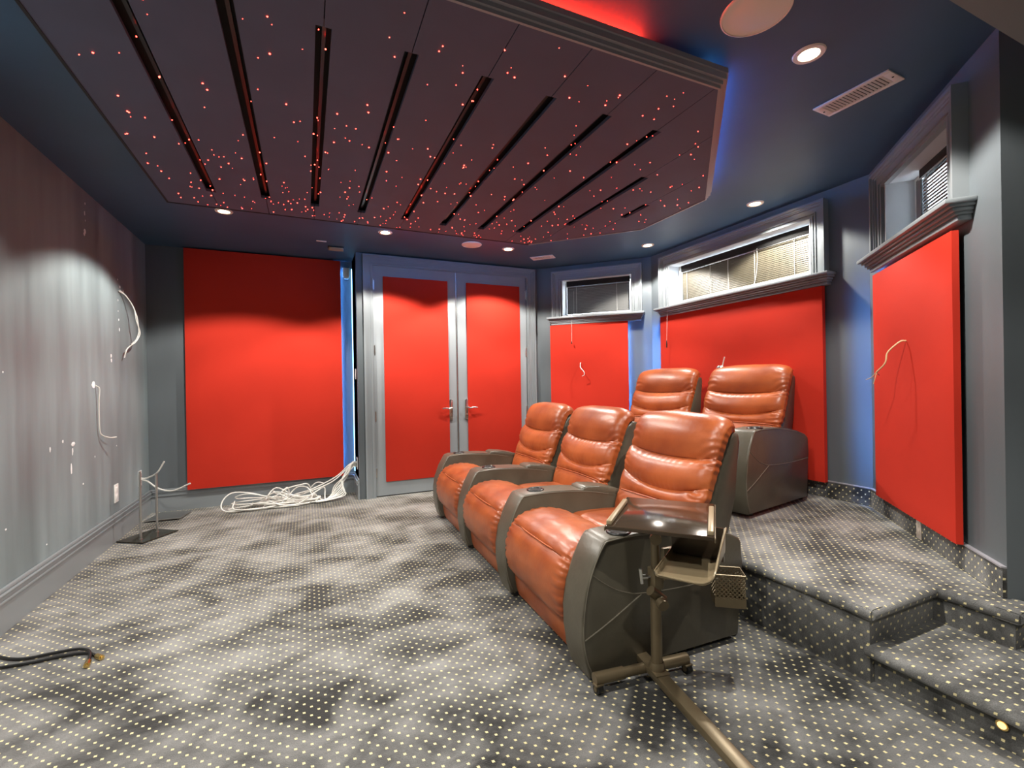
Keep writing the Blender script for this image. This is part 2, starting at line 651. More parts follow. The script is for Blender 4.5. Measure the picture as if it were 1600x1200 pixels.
def window(n, F, op, cas, sill, rev=.13):
    a, c, z0, z1 = op
    root = struct(MB(F).box(a-.0, c+.0, rev, rev+.02, z0-.0, z0+.03).box(a, c, rev, rev+.02, z1-.03, z1).box(a, a+.03, rev, rev+.02, z0+.03, z1-.03).box(c-.03, c, rev, rev+.02, z0+.03, z1-.03).build('window_%d' % n, 'white', smooth=0))
    MB(F).box(a+.028, c-.028, rev+.006, rev+.010, z0+.028, z1-.028).build('pane', 'pane', root, smooth=0)
    b = MB(F)
    b.box(a-.001, a+.008, -.02, rev, z0, z1)
    b.box(c-.008, c+.001, -.02, rev, z0, z1)
    b.box(a, c, -.02, rev, z1-.008, z1+.001)
    b.box(a, c, -.02, rev, z0-.001, z0+.008)
    b.build('reveal', 'reveal', root, smooth=0)
    b = MB(F)
    mitred(b, cas[0], cas[1], z0-.03, cas[2], CAS)
    b.build('casing', 'trim', root, smooth=30)
    b = MB(F)
    s0, s1 = sill
    b.box(s0, s1, -.115, 0, z0-.035, z0-.012, .006)
    b.box(s0+.014, s1-.014, -.092, 0, z0-.048, z0-.035, .003)
    b.box(s0+.024, s1-.024, -.078, 0, z0-.066, z0-.048, .006)
    b.box(s0+.034, s1-.034, -.066, 0, z0-.080, z0-.066, .003)
    b.box(s0+.04, s1-.04, -.055, 0, z0-.105, z0-.080, .006)
    b.build('window_sill', 'trim', root, smooth=30)
    return root


window(1, W_1, OP1, (.20, 1.262, 2.545), (.15, 1.29))
window(2, W_2, OP2, (.18, 1.955, 2.545), (.155, 2.01))
window(3, W_3, OP3, (.20, 1.235, 2.52), (.13, 1.30))


def blind(F, t0, t1, ztop, zbot, yb, label, mslat, nslat, cords, tilt=64, group=None, sag=0):
    O = at(F, (t0+t1)/2, yb, zbot)
    root = thing('venetian_blind', label, 'blind', M4=O, group=group)
    W = (t1-t0)/2
    H = ztop-zbot
    I = O.inverted()
    MB().box(-W, W, -.02, .02, H-.035, H+.03, .003).build('headrail', 'matteblack', root)
    MB().box(-W, W, -.024, -.020, H-.048, H-.040, .001).build('valance', 'steel', root)
    hw, th = .0125, .0012
    ca, sa = math.cos(math.radians(tilt)), math.sin(math.radians(tilt))
    prof = []
    for k in range(5):
        x = -hw+2*hw*k/4
        prof.append((x, .0022*(1-(x/hw)**2)))
    poly = [(x*ca-z*sa, x*sa+z*ca) for x, z in prof]+[(x*ca-(z-th)*sa, x*sa+(z-th)*ca) for x, z in reversed(prof)]
    me = None
    dz = (H-.065)/nslat
    for i in range(nslat):
        if me is None:
            o = MB().prism(poly, -W+.004, W-.004, 'x').build('slat', mslat, root)
            me = o.data
        else:
            o = bpy.data.objects.new('slat', me)
            COL.objects.link(o)
            o.parent = root
        z = .03+dz*i
        o.location = (0, 0, z-sag*(1-i/nslat)*.02)
        o.rotation_euler = (0, random.uniform(-.0015, .0015)+sag*.006, 0)
    MB().box(-W, W, -.016, .016, .0, .014, .004).build('bottom_rail', 'reveal' if mslat == 'slat_beige' else mslat, root)
    for c in cords:
        b = MB()
        for k in (-1, 1):
            b.tube([(-W+2*W*c, k*.0145, .01), (-W+2*W*c, k*.0145, H-.03)], .0011, 5)
        for i in range(nslat):
            b.tube([(-W+2*W*c-.004, -.0165, .03+dz*(i+.5)), (-W+2*W*c+.004, -.0165, .034+dz*(i+.5))], .0017, 5)
        b.build('ladder_cord', 'cord', root)
    return root, W, H


r1, w1, h1 = blind(W_1, .362, 1.118, 2.405, 2.012, .075, 'grey slatted blind in the small left window above the narrow red panel', 'slat_grey', 18, (.16, .80))
MB().tube([(.0-w1+.09, -.17, .0-.33), (-w1+.09, -.155, -.05), (-w1+.09, -.15, -.01), (-w1+.09, -.03, .02), (-w1+.09, -.022, .3)], .0012, 5).build('pull_cord', 'cord', r1)
MB().lathe([(0, .03), (.004, .026), (.008, .0), (.006, -.004), (0, -.004)], (-w1+.09, -.17, -.35), 12).build('cord_tassel', 'black', r1)
r2, w2, h2 = blind(W_2, .40, 1.815, 2.385, 2.03, .075, 'long beige slatted blind in the wide middle window', 'slat_beige', 18, (.055, .27, .42, .62, .88, .965))
MB().tube(smooth_pts([(-w2+.62*2*w2+.03, -.02, h2-.03), (-w2+.62*2*w2+.032, -.021, .2), (-w2+.62*2*w2+.01, -.022, .05), (-w2+.6*2*w2, -.03, -.01)], 5), .0016, 5).build('tilt_wand', 'cord', r2)
MB().tube([(-w2-.06, -.176, -.42), (-w2-.06, -.16, -.05), (-w2-.05, -.155, -.02), (-w2-.02, -.03, .02), (-w2+.01, -.02, .3)], .0012, 5).build('pull_cord', 'cord', r2)
MB().lathe([(0, .05), (.004, .045), (.008, .0), (.006, -.03), (0, -.03)], (-w2-.06, -.176, -.45), 12).build('cord_tassel', 'black', r2)
MB().tube([(-w2-.002, -.03, h2-.02), (-w2-.004, -.03, .2), (-w2+.012, -.03, -.01)], .006, 6).build('loose_end_slat', 'white', r2)
r3, w3, h3 = blind(W_3, .50, 1.11, 2.40, 2.01, .115, 'dark grey slatted blind in the right window beside the soffit', 'slat_grey', 17, (.12, .5, .85))
MB().box(-w3-.06, -w3-.004, -.012, -.004, .0, h3-.03).build('loose_end_slat', 'slat_grey', r3)


# ------------------------------------------------------------------ red fabric panels
def red_panel(F, t0, t1, z0, z1, p, label, y0=0, side='red', ov=0):
    O = at(F, (t0+t1)/2, y0, z0)
    root = thing('acoustic_panel', label, 'wall panel', M4=O)
    W, H = (t1-t0)/2, z1-z0
    nx, nz = 26, 30
    bm = bmesh.new()
    # fabric face, very slightly slack, wrapped over the edges
    g = []
    for j in range(nz+1):
        row = []
        for i in range(nx+1):
            x = -W+2*W*i/nx
            z = H*j/nz
            e = min(1, min(W-abs(x), z, H-z)/.05)
            s = .0035*noise.noise(Vector((x*2.1+t0*7, z*1.7, 3)))+.0012*noise.noise(Vector((x*3, z*14, t0*5)))
            row.append(bm.verts.new((x, -p+.004*(1-e)**2+s*e, z)))
        g.append(row)
    for j in range(nz):
        for i in range(nx):
            bm.faces.new((g[j][i], g[j][i+1], g[j+1][i+1], g[j+1][i]))
    rim = [g[0][i] for i in range(nx+1)]+[g[j][nx] for j in range(1, nz+1)]+[g[nz][i] for i in range(nx-1, -1, -1)]+[g[j][0] for j in range(nz-1, 0, -1)]
    back = [bm.verts.new((v.co.x, -.024, v.co.z)) for v in rim]
    n = len(rim)
    for i in range(n):
        bm.faces.new((rim[i], rim[(i+1) % n], back[(i+1) % n], back[i]))
    bmesh.ops.recalc_face_normals(bm, faces=bm.faces)
    me = bpy.data.meshes.new('fabric_cover')
    bm.to_mesh(me)
    bm.free()
    obj('fabric_cover', me, 'red', root, 50)
    MB().box(-W+.002, W-.002, -.026, -.022, .002, H-.002).build('backing_board', 'edge', root, smooth=0)
    MB().box(-W+.06, W-.06, -.022, 0, .03, H-.03).build('wall_batten', 'edge', root, smooth=0)
    return root


red_panel(W_back, -1.085-XL, .372-XL, .200, 2.595, .062, 'largest red fabric panel on the back wall left of the grey doors')
red_panel(W_1, .175, 1.10, .36, 1.893, .055, 'narrow red fabric panel under the small left window with a short white wire')
red_panel(W_2, .20, 1.935, .415, 1.893, .062, 'wide red fabric panel behind the rear recliners under the long window')
p3 = red_panel(W_3, .215, 1.198, .425, 1.868, .055, 'red fabric panel under the right window with a forked tan wire poking out')

# wires that poke out of the panels
def wire(pts, r, m, name, label, cat='wire', k=8):
    o = MB().tube(smooth_pts(pts, k), r, 7).build(name, m)
    return tag(o, label, cat)


q = lambda F, t, y, z: tuple((F @ Vector((t, y, z))))
wire([q(W_1, .545, -.055, 1.43), q(W_1, .55, -.09, 1.41), q(W_1, .56, -.12, 1.37), q(W_1, .60, -.13, 1.32), q(W_1, .60, -.125, 1.285), q(W_1, .575, -.12, 1.27)], .0045, 'cable', 'wire_end', 'short white wire curling out of the narrow red panel')
t = q(W_3, .76, -.055, 1.40)
tw = thing('wire_end', 'forked tan wire sticking out of the red panel by the right corner', 'wire', M4=at(W_3, .72, -.055, 1.40))
MB().tube(smooth_pts([(0, 0, 0), (0, -.03, -.005), (-.03, -.075, -.06), (-.04, -.085, -.12), (-.09, -.11, -.17)], 7), .0045, 7).build('outer_jacket', 'tan', tw)
MB().tube(smooth_pts([(-.09, -.11, -.17), (-.14, -.12, -.20), (-.20, -.13, -.215)], 6), .0022, 6).build('conductor', 'tan', tw)
MB().tube(smooth_pts([(-.09, -.11, -.17), (-.095, -.115, -.20), (-.11, -.12, -.24)], 6), .0022, 6).build('conductor', 'tan', tw)
MB().tube(smooth_pts([(-.09, -.11, -.17), (-.06, -.115, -.18), (-.05, -.11, -.19)], 6), .0018, 6).build('conductor', 'blackcable', tw)

# ------------------------------------------------------------------ double doors
DX0, DX1, DM, DTOP = .668, 2.49, 1.602, 2.49
b = MB()
F0 = frame((0, YD), (1, 0))
b = MB(F0)
DC = [(0, .018, .045), (.018, .032, .034), (.032, .045, .026), (.045, .075, .018), (.075, .086, .026), (.086, .104, .014)]
mitred(b, .566, 2.594, .0, 2.592, DC)
o = struct(b.build('trim_2', 'trim', smooth=30))
struct(MB(F0).box(DX0-.002, DX1+.002, .045, .06, .0, DTOP+.002).build('trim_3', 'matteblack', smooth=0))
for n, (a, c, pa, pc, hs, hx, sgn) in enumerate(((DX0, DM-.003, .775, 1.492, DX0-.004, 1.512, -1), (DM+.003, DX1, 1.715, 2.395, DX1+.004, 1.700, 1))):
    dr = struct(MB(F0).box(a, c, .006, .045, .012, DTOP, .002).build('door_%d' % (n+1), 'doorpaint', smooth=30))
    dp = MB(F0)
    dp.box(pa, pc, -.014, .007, .160, 2.375, .005)
    dp.build('padded_panel', 'red', dr, smooth=30)
    for z in (2.28, 1.58, .87, .26):
        hb = MB(F0)
        hb.cyl((0, 0), .008, -.055, .055, 12)
        hb.cyl((0, 0), .010, -.062, -.055, 12)
        hb.cyl((0, 0), .010, .055, .062, 12)
        hb.box(-.0 if n == 0 else -.022, .022 if n == 0 else 0, .004, .008, -.05, .05)
        for v in hb.bm.verts:
            v.co += Vector((hs, -.004, z))
        hb.build('hinge', 'steel', dr)
    zc = .905
    hb = MB(F0)
    ww = .021
    outline = [(hx-ww, zc-.115), (hx+ww, zc-.115), (hx+ww, zc+.105)]+[(hx+ww*math.cos(a_), zc+.105+ww*.9*math.sin(a_)) for a_ in [PI*k/8 for k in range(1, 8)]]+[(hx-ww, zc+.105)]
    hb.prism(outline, -.010, .007, 'y', .003, 2)
    hd = hb.build('door_handle', 'chrome', dr, smooth=35)
    lv = MB(F0)
    lv.tube([(hx, -.009, zc+.03), (hx, -.052, zc+.03)], .010, 12)
    lv.tube(smooth_pts([(hx, -.052, zc+.03), (hx+sgn*.035, -.058, zc+.020), (hx+sgn*.07, -.056, zc+.028), (hx+sgn*.112, -.050, zc+.022)], 6), .0095, 10, r1=.007)
    lv.build('lever', 'chrome', hd, smooth=60)
    lv = MB(F0)
    for k in range(12):
        pass
    lv.tube([(hx, -.006, zc-.055), (hx, -.016, zc-.055)], .011, 14)
    lv.build('lock_cylinder', 'steel', hd, smooth=40)
MB(F0).box(DM-.014, DM-.004, -.002, .008, .02, DTOP-.01, .001).build('astragal', 'steel', bpy.data.objects['door_1'], smooth=0)


# ------------------------------------------------------------------ star ceiling
ZS = 2.50
XA, YA, YF = -.85, 1.51, 3.90
RIM = [(XA, YA), (1.705, YA), (2.645, 2.47), (2.645, 3.17), (1.93, YF), (XA, YF)]
SL = [(-.55, 1.2, 3.60), (-.23, 1.2, 3.59), (.08, 1.80, 3.62), (.40, 1.81, 3.63), (.727, 1.83, 3.66), (1.042, 1.845, 3.68), (1.363, 1.867, 3.66), (1.69, 1.887, 3.62), (2.0, 2.35, 3.31), (2.32, 2.71, 2.995)]


def ylo(x):
    return YA if x <= 1.705 else YA+(x-1.705)*(2.47-YA)/(2.645-1.705)


def yhi(x):
    return YF if x <= 1.93 else YF-(x-1.93)*(YF-3.17)/(2.645-1.93)


root = thing('star_ceiling_panel', 'dark plum octagonal ceiling panel pricked with red star lights', 'ceiling panel', (0, 0, ZS))
xs = [XA]+[s[0] for s in SL]+[2.645]
g, h = .0018, .026
for i in range(len(xs)-1):
    xl, xr = xs[i]+(g if i else 0), xs[i+1]-(g if i < len(xs)-2 else 0)
    br = sorted([x for x in (1.705,) if xl < x < xr])
    bh = sorted([x for x in (1.93,) if xl < x < xr])
    poly = [(xl, ylo(xl))]+[(x, ylo(x)) for x in br]+[(xr, ylo(xr))]
    if i < len(SL):
        s, a, c = SL[i]
        a = max(a, ylo(xr)+.002)
        poly += [(xr, a), (xr-h, a), (xr-h, c), (xr, c)]
    poly += [(xr, yhi(xr))]+[(x, yhi(x)) for x in bh[::-1]]+[(xl, yhi(xl))]
    if i > 0:
        s, a, c = SL[i-1]
        a = max(a, ylo(xl)+.002)
        poly += [(xl, c), (xl+h, c), (xl+h, a), (xl, a)]
    MB().prism(poly, 0, .018, 'z').build('ceiling_board', 'stars_board', root, smooth=0)
b = MB()
b.prism([(x*.999, y) for x, y in RIM], .055, .068, 'z')
b.build('backing_board', 'matteblack', root, smooth=0)
for (s, a, c) in SL:
    MB().box(s-.004, s+.010, max(a, ylo(s)+.03), c-.02, .030, .056).build('slot_rail', 'black', root, smooth=0)


def ring(b, rim, o0, o1, z0, z1, only=(0, 1, 2, 3)):
    """band between two outward offsets of the rim"""
    def off(d):
        n = len(rim)
        out = []
        for i in range(n):
            p0, p, p1 = Vector(rim[i-1]), Vector(rim[i]), Vector(rim[(i+1) % n])
            e0, e1 = (p-p0).normalized(), (p1-p).normalized()
            n0, n1 = Vector((e0.y, -e0.x)), Vector((e1.y, -e1.x))
            m_ = (n0+n1)
            m_ = m_/max(.3, m_.dot(n0))
            out.append(p+m_*d)
        return out
    A, B = off(o0), off(o1)
    n = len(rim)
    vs = [(p.x, p.y, z0) for p in A]+[(p.x, p.y, z0) for p in B]+[(p.x, p.y, z1) for p in B]+[(p.x, p.y, z1) for p in A]
    fs = []
    for i in only:
        j = (i+1) % n
        for k in range(4):
            l = (k+1) % 4
            fs.append((k*n+i, k*n+j, l*n+j, l*n+i))
    b.add(vs, fs)


b = MB()
ring(b, RIM, 0, .010, -.004, .066)
ring(b, RIM, .010, .020, .010, .066)
ring(b, RIM, .020, .034, .026, .066)
ring(b, RIM, .034, .042, .050, .072)
b.build('rim_moulding', 'mould', root, smooth=0)
b = MB()
ring(b, RIM, 0, .012, -.003, .066, (4, 5))
b.build('edge_trim', 'edge', root, smooth=0)
b = MB()
b.prism([(x*.9+.09, y*.8+.54) for x, y in RIM], .066, CEIL-ZS-.001, 'z')
b.build('mounting_plinth', 'matteblack', root, smooth=0)
# cove strips lying on top of the board
def strip(p0, p1, m, name, z=.078, wd=.010):
    p0, p1 = Vector((*p0, z)), Vector((*p1, z))
    MB().tube([p0, p1], wd*.5, 6).build(name, m, root, smooth=60)


strip((.35, YA+.03), (1.3, YA+.03), 'ledred', 'red_light_strip')
strip((1.74, YA+.07), (2.61, 2.49), 'ledblue_soft', 'blue_light_strip')
strip((2.615, 2.5), (2.615, 3.15), 'ledblue_soft', 'blue_light_strip')
strip((2.6, 3.18), (1.93, YF-.03), 'ledblue_soft', 'blue_light_strip')
strip((1.9, YF-.03), (.2, YF-.03), 'ledblue_soft', 'blue_light_strip')

# fibre-optic stars: denser towards the far edge, too many and too small to count
b = MB()
rs = random.Random(11)
n = 0
while n < 470:
    x = rs.uniform(XA+.03, 2.6)
    y = YA+(YF-YA)*(1-rs.random()**1.5)
    if not (ylo(x)+.04 < y < yhi(x)-.03):
        continue
    r = rs.choice((.0014, .0018, .0022, .0028, .0036))
    vv = [(x, y, -r*1.2)]+[(x+r*math.cos(a), y+r*math.sin(a), -r*.5) for a in [2*PI*k/6 for k in range(6)]]+[(x+r*math.cos(a), y+r*math.sin(a), .002) for a in [2*PI*k/6 for k in range(6)]]
    b.add(vv, [(0, 1+k, 1+(k+1) % 6) for k in range(6)]+[(1+k, 7+k, 7+(k+1) % 6, 1+(k+1) % 6) for k in range(6)])
    n += 1
so = b.build('star_light', 'star', root, smooth=0)
so['kind'] = 'stuff'
so['label'] = 'tiny glowing red star points'

# ------------------------------------------------------------------ ceiling fittings
dl_root = None
for (x, y, lab) in DOWNLIGHTS:
    t = thing('ceiling_light', lab, 'ceiling light', (x, y, CEIL), group='round downlights set around the star panel')
    if dl_root is None:
        a = MB().lathe([(.040, -.001), (.042, -.006), (.060, -.006), (.064, 0)], n=32).build('trim_ring', 'peach', t)
        c = MB().lathe([(0, -.0035), (.030, -.0035), (.041, -.002), (.041, 0)], n=28).build('lens', 'light', t)
        dl_root = (a, c)
    else:
        for s in dl_root:
            o = s.copy()
            COL.objects.link(o)
            o.parent = t
for (x, y, r, lab) in ((1.60, 1.235, .125, 'large round cream ceiling speaker beside the nearest downlight'), (1.554, 4.435, .10, 'small round cream ceiling speaker above the grey doors')):
    t = thing('ceiling_speaker', lab, 'speaker', (x, y, CEIL))
    MB().lathe([(0, -.006), (r*.9, -.006), (r*.95, -.004), (r*.95, 0)], n=48).build('grille', 'peach', t)
    MB().lathe([(r*.95, -.003), (r*.96, -.008), (r, -.006), (r*1.01, 0)], n=48).build('bezel', 'peach', t)


def vent(c, ang, L, Wd, n, lab):
    t = thing('ceiling_vent', lab, 'air vent', (c[0], c[1], CEIL), ang)
    b = MB()
    b.box(-L/2, L/2, -Wd/2, -Wd/2+.022, -.008, 0, .002)
    b.box(-L/2, L/2, Wd/2-.022, Wd/2, -.008, 0, .002)
    b.box(-L/2, -L/2+.035, -Wd/2+.022, Wd/2-.022, -.008, 0, .002)
    b.box(L/2-.035, L/2, -Wd/2+.022, Wd/2-.022, -.008, 0, .002)
    b.build('frame', 'whitepaint', t)
    MB().box(-L/2+.03, L/2-.03, -Wd/2+.02, Wd/2-.02, -.0015, 0).build('duct_opening', 'matteblack', t, smooth=0)
    me = None
    for i in range(n):
        x = -L/2+.035+(L-.07)*(i+.5)/n
        if me is None:
            o = MB().prism([(-.0045, -.0065), (.002, -.002), (.004, -.003), (-.002, -.0078)], -Wd/2+.021, Wd/2-.021, 'y').build('slat', 'whitepaint', t)
            me = o.data
        else:
            o = bpy.data.objects.new('slat', me)
            COL.objects.link(o)
            o.parent = t
        o.location = (x, 0, 0)
    for sx in (-1, 1):
        MB().lathe([(0, -.011), (.004, -.010), (.005, -.008)], (sx*(L/2-.016), 0, 0), 10).build('screw', 'black', t)


vent((2.525, 1.40), math.radians(-88), .34, .145, 17, 'white slotted air vent in the blue ceiling by the right window')
vent((2.454, 4.606), math.radians(-45), .26, .13, 11, 'small pinkish air vent in the ceiling above the right door leaf')
t = thing('mount_bracket', 'small tan mounting bracket on the ceiling left of the doors', 'bracket', (.30, 5.03, CEIL))
MB().box(-.075, .075, -.045, .045, -.012, 0, .002).build('plate', 'black', t)
MB().box(-.07, .07, -.052, -.040, -.045, -.010, .003).build('front_bar', 'wood', t)
t = thing('mount_plate', 'thin pinkish plate on the ceiling beside the tan bracket', 'bracket', (.16, 4.84, CEIL))
MB().box(-.045, .045, -.012, .012, -.006, 0, .002).build('plate', 'whitepaint', t)

# ------------------------------------------------------------------ blue light strips in the wall corners
def led(name, F, t, y, z0, z1, lab, m='ledblue'):
    r = thing(name, lab, 'light strip', M4=at(F, t, y, z0))
    MB().box(-.005, .005, -.003, .003, 0, z1-z0).build('glowing_tube', m, r, smooth=0)
    MB().box(-.008, .008, .003, .006, 0, z1-z0).build('channel', 'white', r, smooth=0)
    return r


led('light_strip', W_back, .327-XL, -.013, .26, 2.50, 'blue light strip hidden behind the right edge of the big red panel')
led('light_strip', frame((XP, YB), (0, -1)), .03, -.008, .24, 2.52, 'glowing pale blue strip in the corner left of the grey doors', 'ledcorner')
led('light_strip', W_1, 1.058, -.013, .40, 1.86, 'blue light strip behind the right edge of the narrow red panel')
led('light_strip', W_2, .245, -.013, .45, 1.86, 'blue light strip behind the left edge of the wide red panel')
led('light_strip', W_3, .260, -.013, .46, 1.84, 'blue light strip behind the left edge of the right red panel')

# sensor, switch and cable plate near the pilaster
t = thing('motion_sensor', 'small white sensor high in the blue corner left of the doors', 'sensor', M4=at(W_back, .435-XL, 0, 2.43))
MB().prism([(-.035, 0), (-.035, .10), (.035, .10), (.035, 0), (.022, -.02), (-.022, -.02)], -.05, 0, 'y', .008, 2).build('housing', 'white', t)
MB().tube(smooth_pts([(-.03, -.03, .02), (-.028, -.035, -.03), (.0, -.04, -.045), (.03, -.03, -.03)], 5), .003, 6).build('lead', 'blackcable', t)
FPil = frame((XP, YB), (0, -1))


def wall_plate(F, t, z, w_, h_, lab, kind='outlet', m='white', name='wall_plate', y=0):
    r = thing(name, lab, 'wall plate', M4=at(F, t, y, z))
    MB().box(-w_/2, w_/2, -.006, 0, -h_/2, h_/2, .002).build('plate', m, r)
    if kind == 'outlet':
        for s in (-1, 1):
            MB().box(-w_*.24, w_*.24, -.0085, -.005, s*h_*.2-h_*.13, s*h_*.2+h_*.13, .0015).build('socket', m, r)
    elif kind == 'switch':
        MB().box(-w_*.25, w_*.25, -.010, -.005, -h_*.3, h_*.3, .002).build('rocker', m, r)
    else:
        MB().box(-w_*.28, w_*.28, -.0075, -.005, -h_*.32, h_*.32, .001).build('opening', 'matteblack', r)
    for s in (-1, 1):
        MB().lathe([(0, -.001), (.003, 0)], (0, 0, 0), 8).build('screw', 'steel', r).matrix_local = Matrix.Translation((0, -.0075, s*h_*.43)) @ Matrix.Rotation(PI/2, 4, 'X')
    return r


wall_plate(FPil, .25, 1.33, .07, .115, 'white switch plate on the pilaster side left of the doors', 'switch')
wall_plate(FPil, .25, .36, .085, .125, 'white cable plate low on the pilaster with the cable bundle coming out', 'open')
wall_plate(W_left, 4.69-YREAR, .372, .085, .145, 'plain white outlet plate low on the scuffed left wall')
wall_plate(W_left, 5.27-YREAR, .385, .085, .14, 'white cable plate near the back corner with two white cables', 'open')
wall_plate(W_3, .735, .362, .055, .115, 'beige outlet plate on the carpeted skirting under the right panel', 'outlet', 'beige', y=-.014)

# cables out of the corner plate
P0 = Vector((XL+.006, 5.27, .385))
wire([P0, P0+Vector((.05, -.01, .0)), P0+Vector((.14, -.06, .05)), P0+Vector((.20, -.08, .15))], .007, 'cable', 'loose_cable', 'stiff white cable bending upward from the corner plate', 'cable')
wire([P0+Vector((0, 0, -.01)), P0+Vector((.06, -.02, -.03)), P0+Vector((.16, -.1, -.09)), P0+Vector((.28, -.16, -.11)), P0+Vector((.42, -.2, -.05))], .007, 'cable', 'loose_cable', 'stiff white cable bending downward from the corner plate', 'cable')
# wires on the left wall
L_ = lambda y, z, d=.004: Vector((XL+d, y, z))
wire([L_(4.82, 2.02), L_(4.90, 1.99, .03), L_(4.98, 1.90, .06), L_(5.0, 1.80, .07), L_(5.05, 1.70, .08), L_(5.02, 1.62, .06), L_(4.93, 1.57, .04), L_(4.88, 1.53, .03), L_(4.87, 1.47, .02)], .0045, 'cable', 'loose_cable', 'white wire looping out of the upper left wall', 'cable')
wire([L_(4.84, 2.03), L_(4.92, 1.98, .035), L_(5.0, 1.87, .065), L_(5.02, 1.79, .075), L_(5.035, 1.70, .075), L_(5.01, 1.63, .06), L_(4.95, 1.59, .045)], .0035, 'cable', 'loose_cable', 'thinner second wire beside the upper left wall loop', 'cable')
wire([L_(4.32, 1.235), L_(4.34, 1.21, .02), L_(4.345, 1.12, .014), L_(4.35, 1.0, .012), L_(4.36, .90, .012), L_(4.38, .865, .02), L_(4.45, .84, .04), L_(4.52, .835, .06)], .0045, 'cable', 'loose_cable', 'straight white wire hanging down the middle of the left wall', 'cable')

# spackle specks on the left wall (marks, part of the wall)
b = MB()
rs = random.Random(5)


def speck(y, z, w_, h_):
    n = 8
    pts = [(XL+.0012, y+w_*math.cos(2*PI*k/n)*rs.uniform(.7, 1.1), z+h_*math.sin(2*PI*k/n)*rs.uniform(.7, 1.1)) for k in range(n)]
    b.add([(XL+.003, y, z)]+pts, [(0, 1+k, 1+(k+1) % n) for k in range(n)])


for (y, z, w_, h_) in ((4.21, 2.52, .008, .01), (4.2, 2.45, .008, .02), (4.2, 2.32, .02, .018), (4.19, 2.30, .016, .014), (4.21, 2.40, .005, .008), (4.81, 2.11, .010, .010), (4.86, 2.06, .012, .012), (4.93, 2.035, .012, .012), (4.81, 1.94, .010, .010), (4.82, 1.78, .010, .010), (4.83, 1.70, .010, .016), (4.81, 1.85, .006, .008), (4.64, 1.47, .018, .02), (4.645, 1.435, .018, .018), (3.93, .69, .012, .045), (3.96, .85, .03, .018), (3.95, .80, .010, .03), (3.82, .88, .012, .012), (3.66, .85, .01, .02), (4.4, .9, .008, .006), (4.30, 1.24, .035, .03), (4.1, .56, .01, .008), (4.72, .75, .008, .008), (3.2, .5, .01, .006), (4.3, .72, .006, .01), (3.2, 1.3, .008, .006), (3.6, .3, .008, .006), (3.9, .12, .008, .008)):
    speck(y, z, w_, h_)
o = b.build('plaster_patch', 'plaster', wall_left, smooth=0)
o['kind'] = 'stuff'
o['label'] = 'white filler specks on the charcoal wall'

# ------------------------------------------------------------------ cable heap by the doors
rs = random.Random(21)
src = Vector((XP-.008, 5.30, .355))
cabs = []
for i in range(9):
    h = src+Vector((0, rs.uniform(-.012, .012), rs.uniform(-.035, .03)))
    drop = .02+.035*i
    pts = [h, h+Vector((-.05, -.01, -.01)), h+Vector((-.09-.01*i, -.02, -.10-.01*i)),
           Vector((.36-.03*(8-i)*.4, 5.27-.01*i, .05+.012*(8-i))), Vector((.20-.015*i, 5.24-.012*i, .02))]
    cx = rs.uniform(-.46, -.0)
    cy = 5.24+rs.uniform(-.05, .06)
    rx, ry = rs.uniform(.11, .28), rs.uniform(.06, .13)
    turns = rs.choice((1.6, 2.1, 2.6))
    a0 = rs.uniform(-.4, .4)
    k = int(turns*8)
    for j in range(k+1):
        a = a0-j*2*PI/8
        wob = 1+.12*math.sin(j*1.9+i)
        up = .012+.012*(i % 5)+.17*max(0, math.sin(a*.5+i*.7))**3*rs.uniform(.3, 1.2)
        pts.append(Vector((cx+rx*math.cos(a)*wob, min(cy+ry*math.sin(a)*wob, 5.47), up)))
    cabs.append(pts)
loop = [src+Vector((0, 0, .0)), src+Vector((-.07, 0, -.02)), Vector((.25, 5.25, .20)), Vector((.02, 5.27, .11)), Vector((-.25, 5.30, .05)), Vector((-.50, 5.30, .14)), Vector((-.68, 5.27, .17)), Vector((-.76, 5.22, .09)), Vector((-.72, 5.17, .02)), Vector((-.5, 5.15, .012)), Vector((-.3, 5.2, .02))]
cabs.append(loop)
cabs.append([src, src+Vector((-.07, 0, .0)), Vector((.28, 5.27, .24)), Vector((.04, 5.28, .13)), Vector((-.15, 5.24, .09)), Vector((-.02, 5.17, .07)), Vector((.08, 5.20, .02)), Vector((-.2, 5.15, .012)), Vector((-.55, 5.16, .015)), Vector((-.70, 5.2, .02))])
for pts in cabs:
    o = MB().tube(smooth_pts(pts, 5), .0062, 6).build('cable', 'cable')
    tag(o, 'white cable in the tangled heap on the carpet by the doors', 'cable', 'white cables tangled by the doors')

# black cables with brass plugs, front left
for k, (pts, tip, lab) in enumerate((
    ([(-1.36, 2.95, .008), (-1.27, 2.84, .008), (-1.17, 2.78, .008), (-1.07, 2.775, .01), (-.98, 2.765, .012), (-.93, 2.73, .012), (-.905, 2.68, .011), (-.892, 2.62, .010)], (-.885, 2.585, .012), 'upper black cable on the carpet at the left wall, ending in a dull brass plug'),
    ([(-1.36, 2.72, .008), (-1.23, 2.735, .008), (-1.13, 2.725, .008), (-1.02, 2.73, .008), (-.93, 2.715, .008), (-.875, 2.66, .009)], (-.84, 2.62, .012), 'lower black cable on the carpet at the left wall, ending in a bright brass plug'))):
    t = thing('black_cable', lab, 'cable', pts[0])
    Lp = Vector(pts[0])
    MB().tube([Vector(p)-Lp for p in smooth_pts(pts, 6)], .0065, 8).build('jacket', 'blackcable', t)
    d = (Vector(tip)-Vector(pts[-1])).normalized()
    e = Vector(pts[-1])-Lp
    MB().tube([e, e+d*.012, e+d*.013, e+d*.040], .0115, 12).build('connector', 'brass', t)
    MB().tube([e+d*.040, e+d*.048], .006, 10).build('connector_pin', 'brass', t)

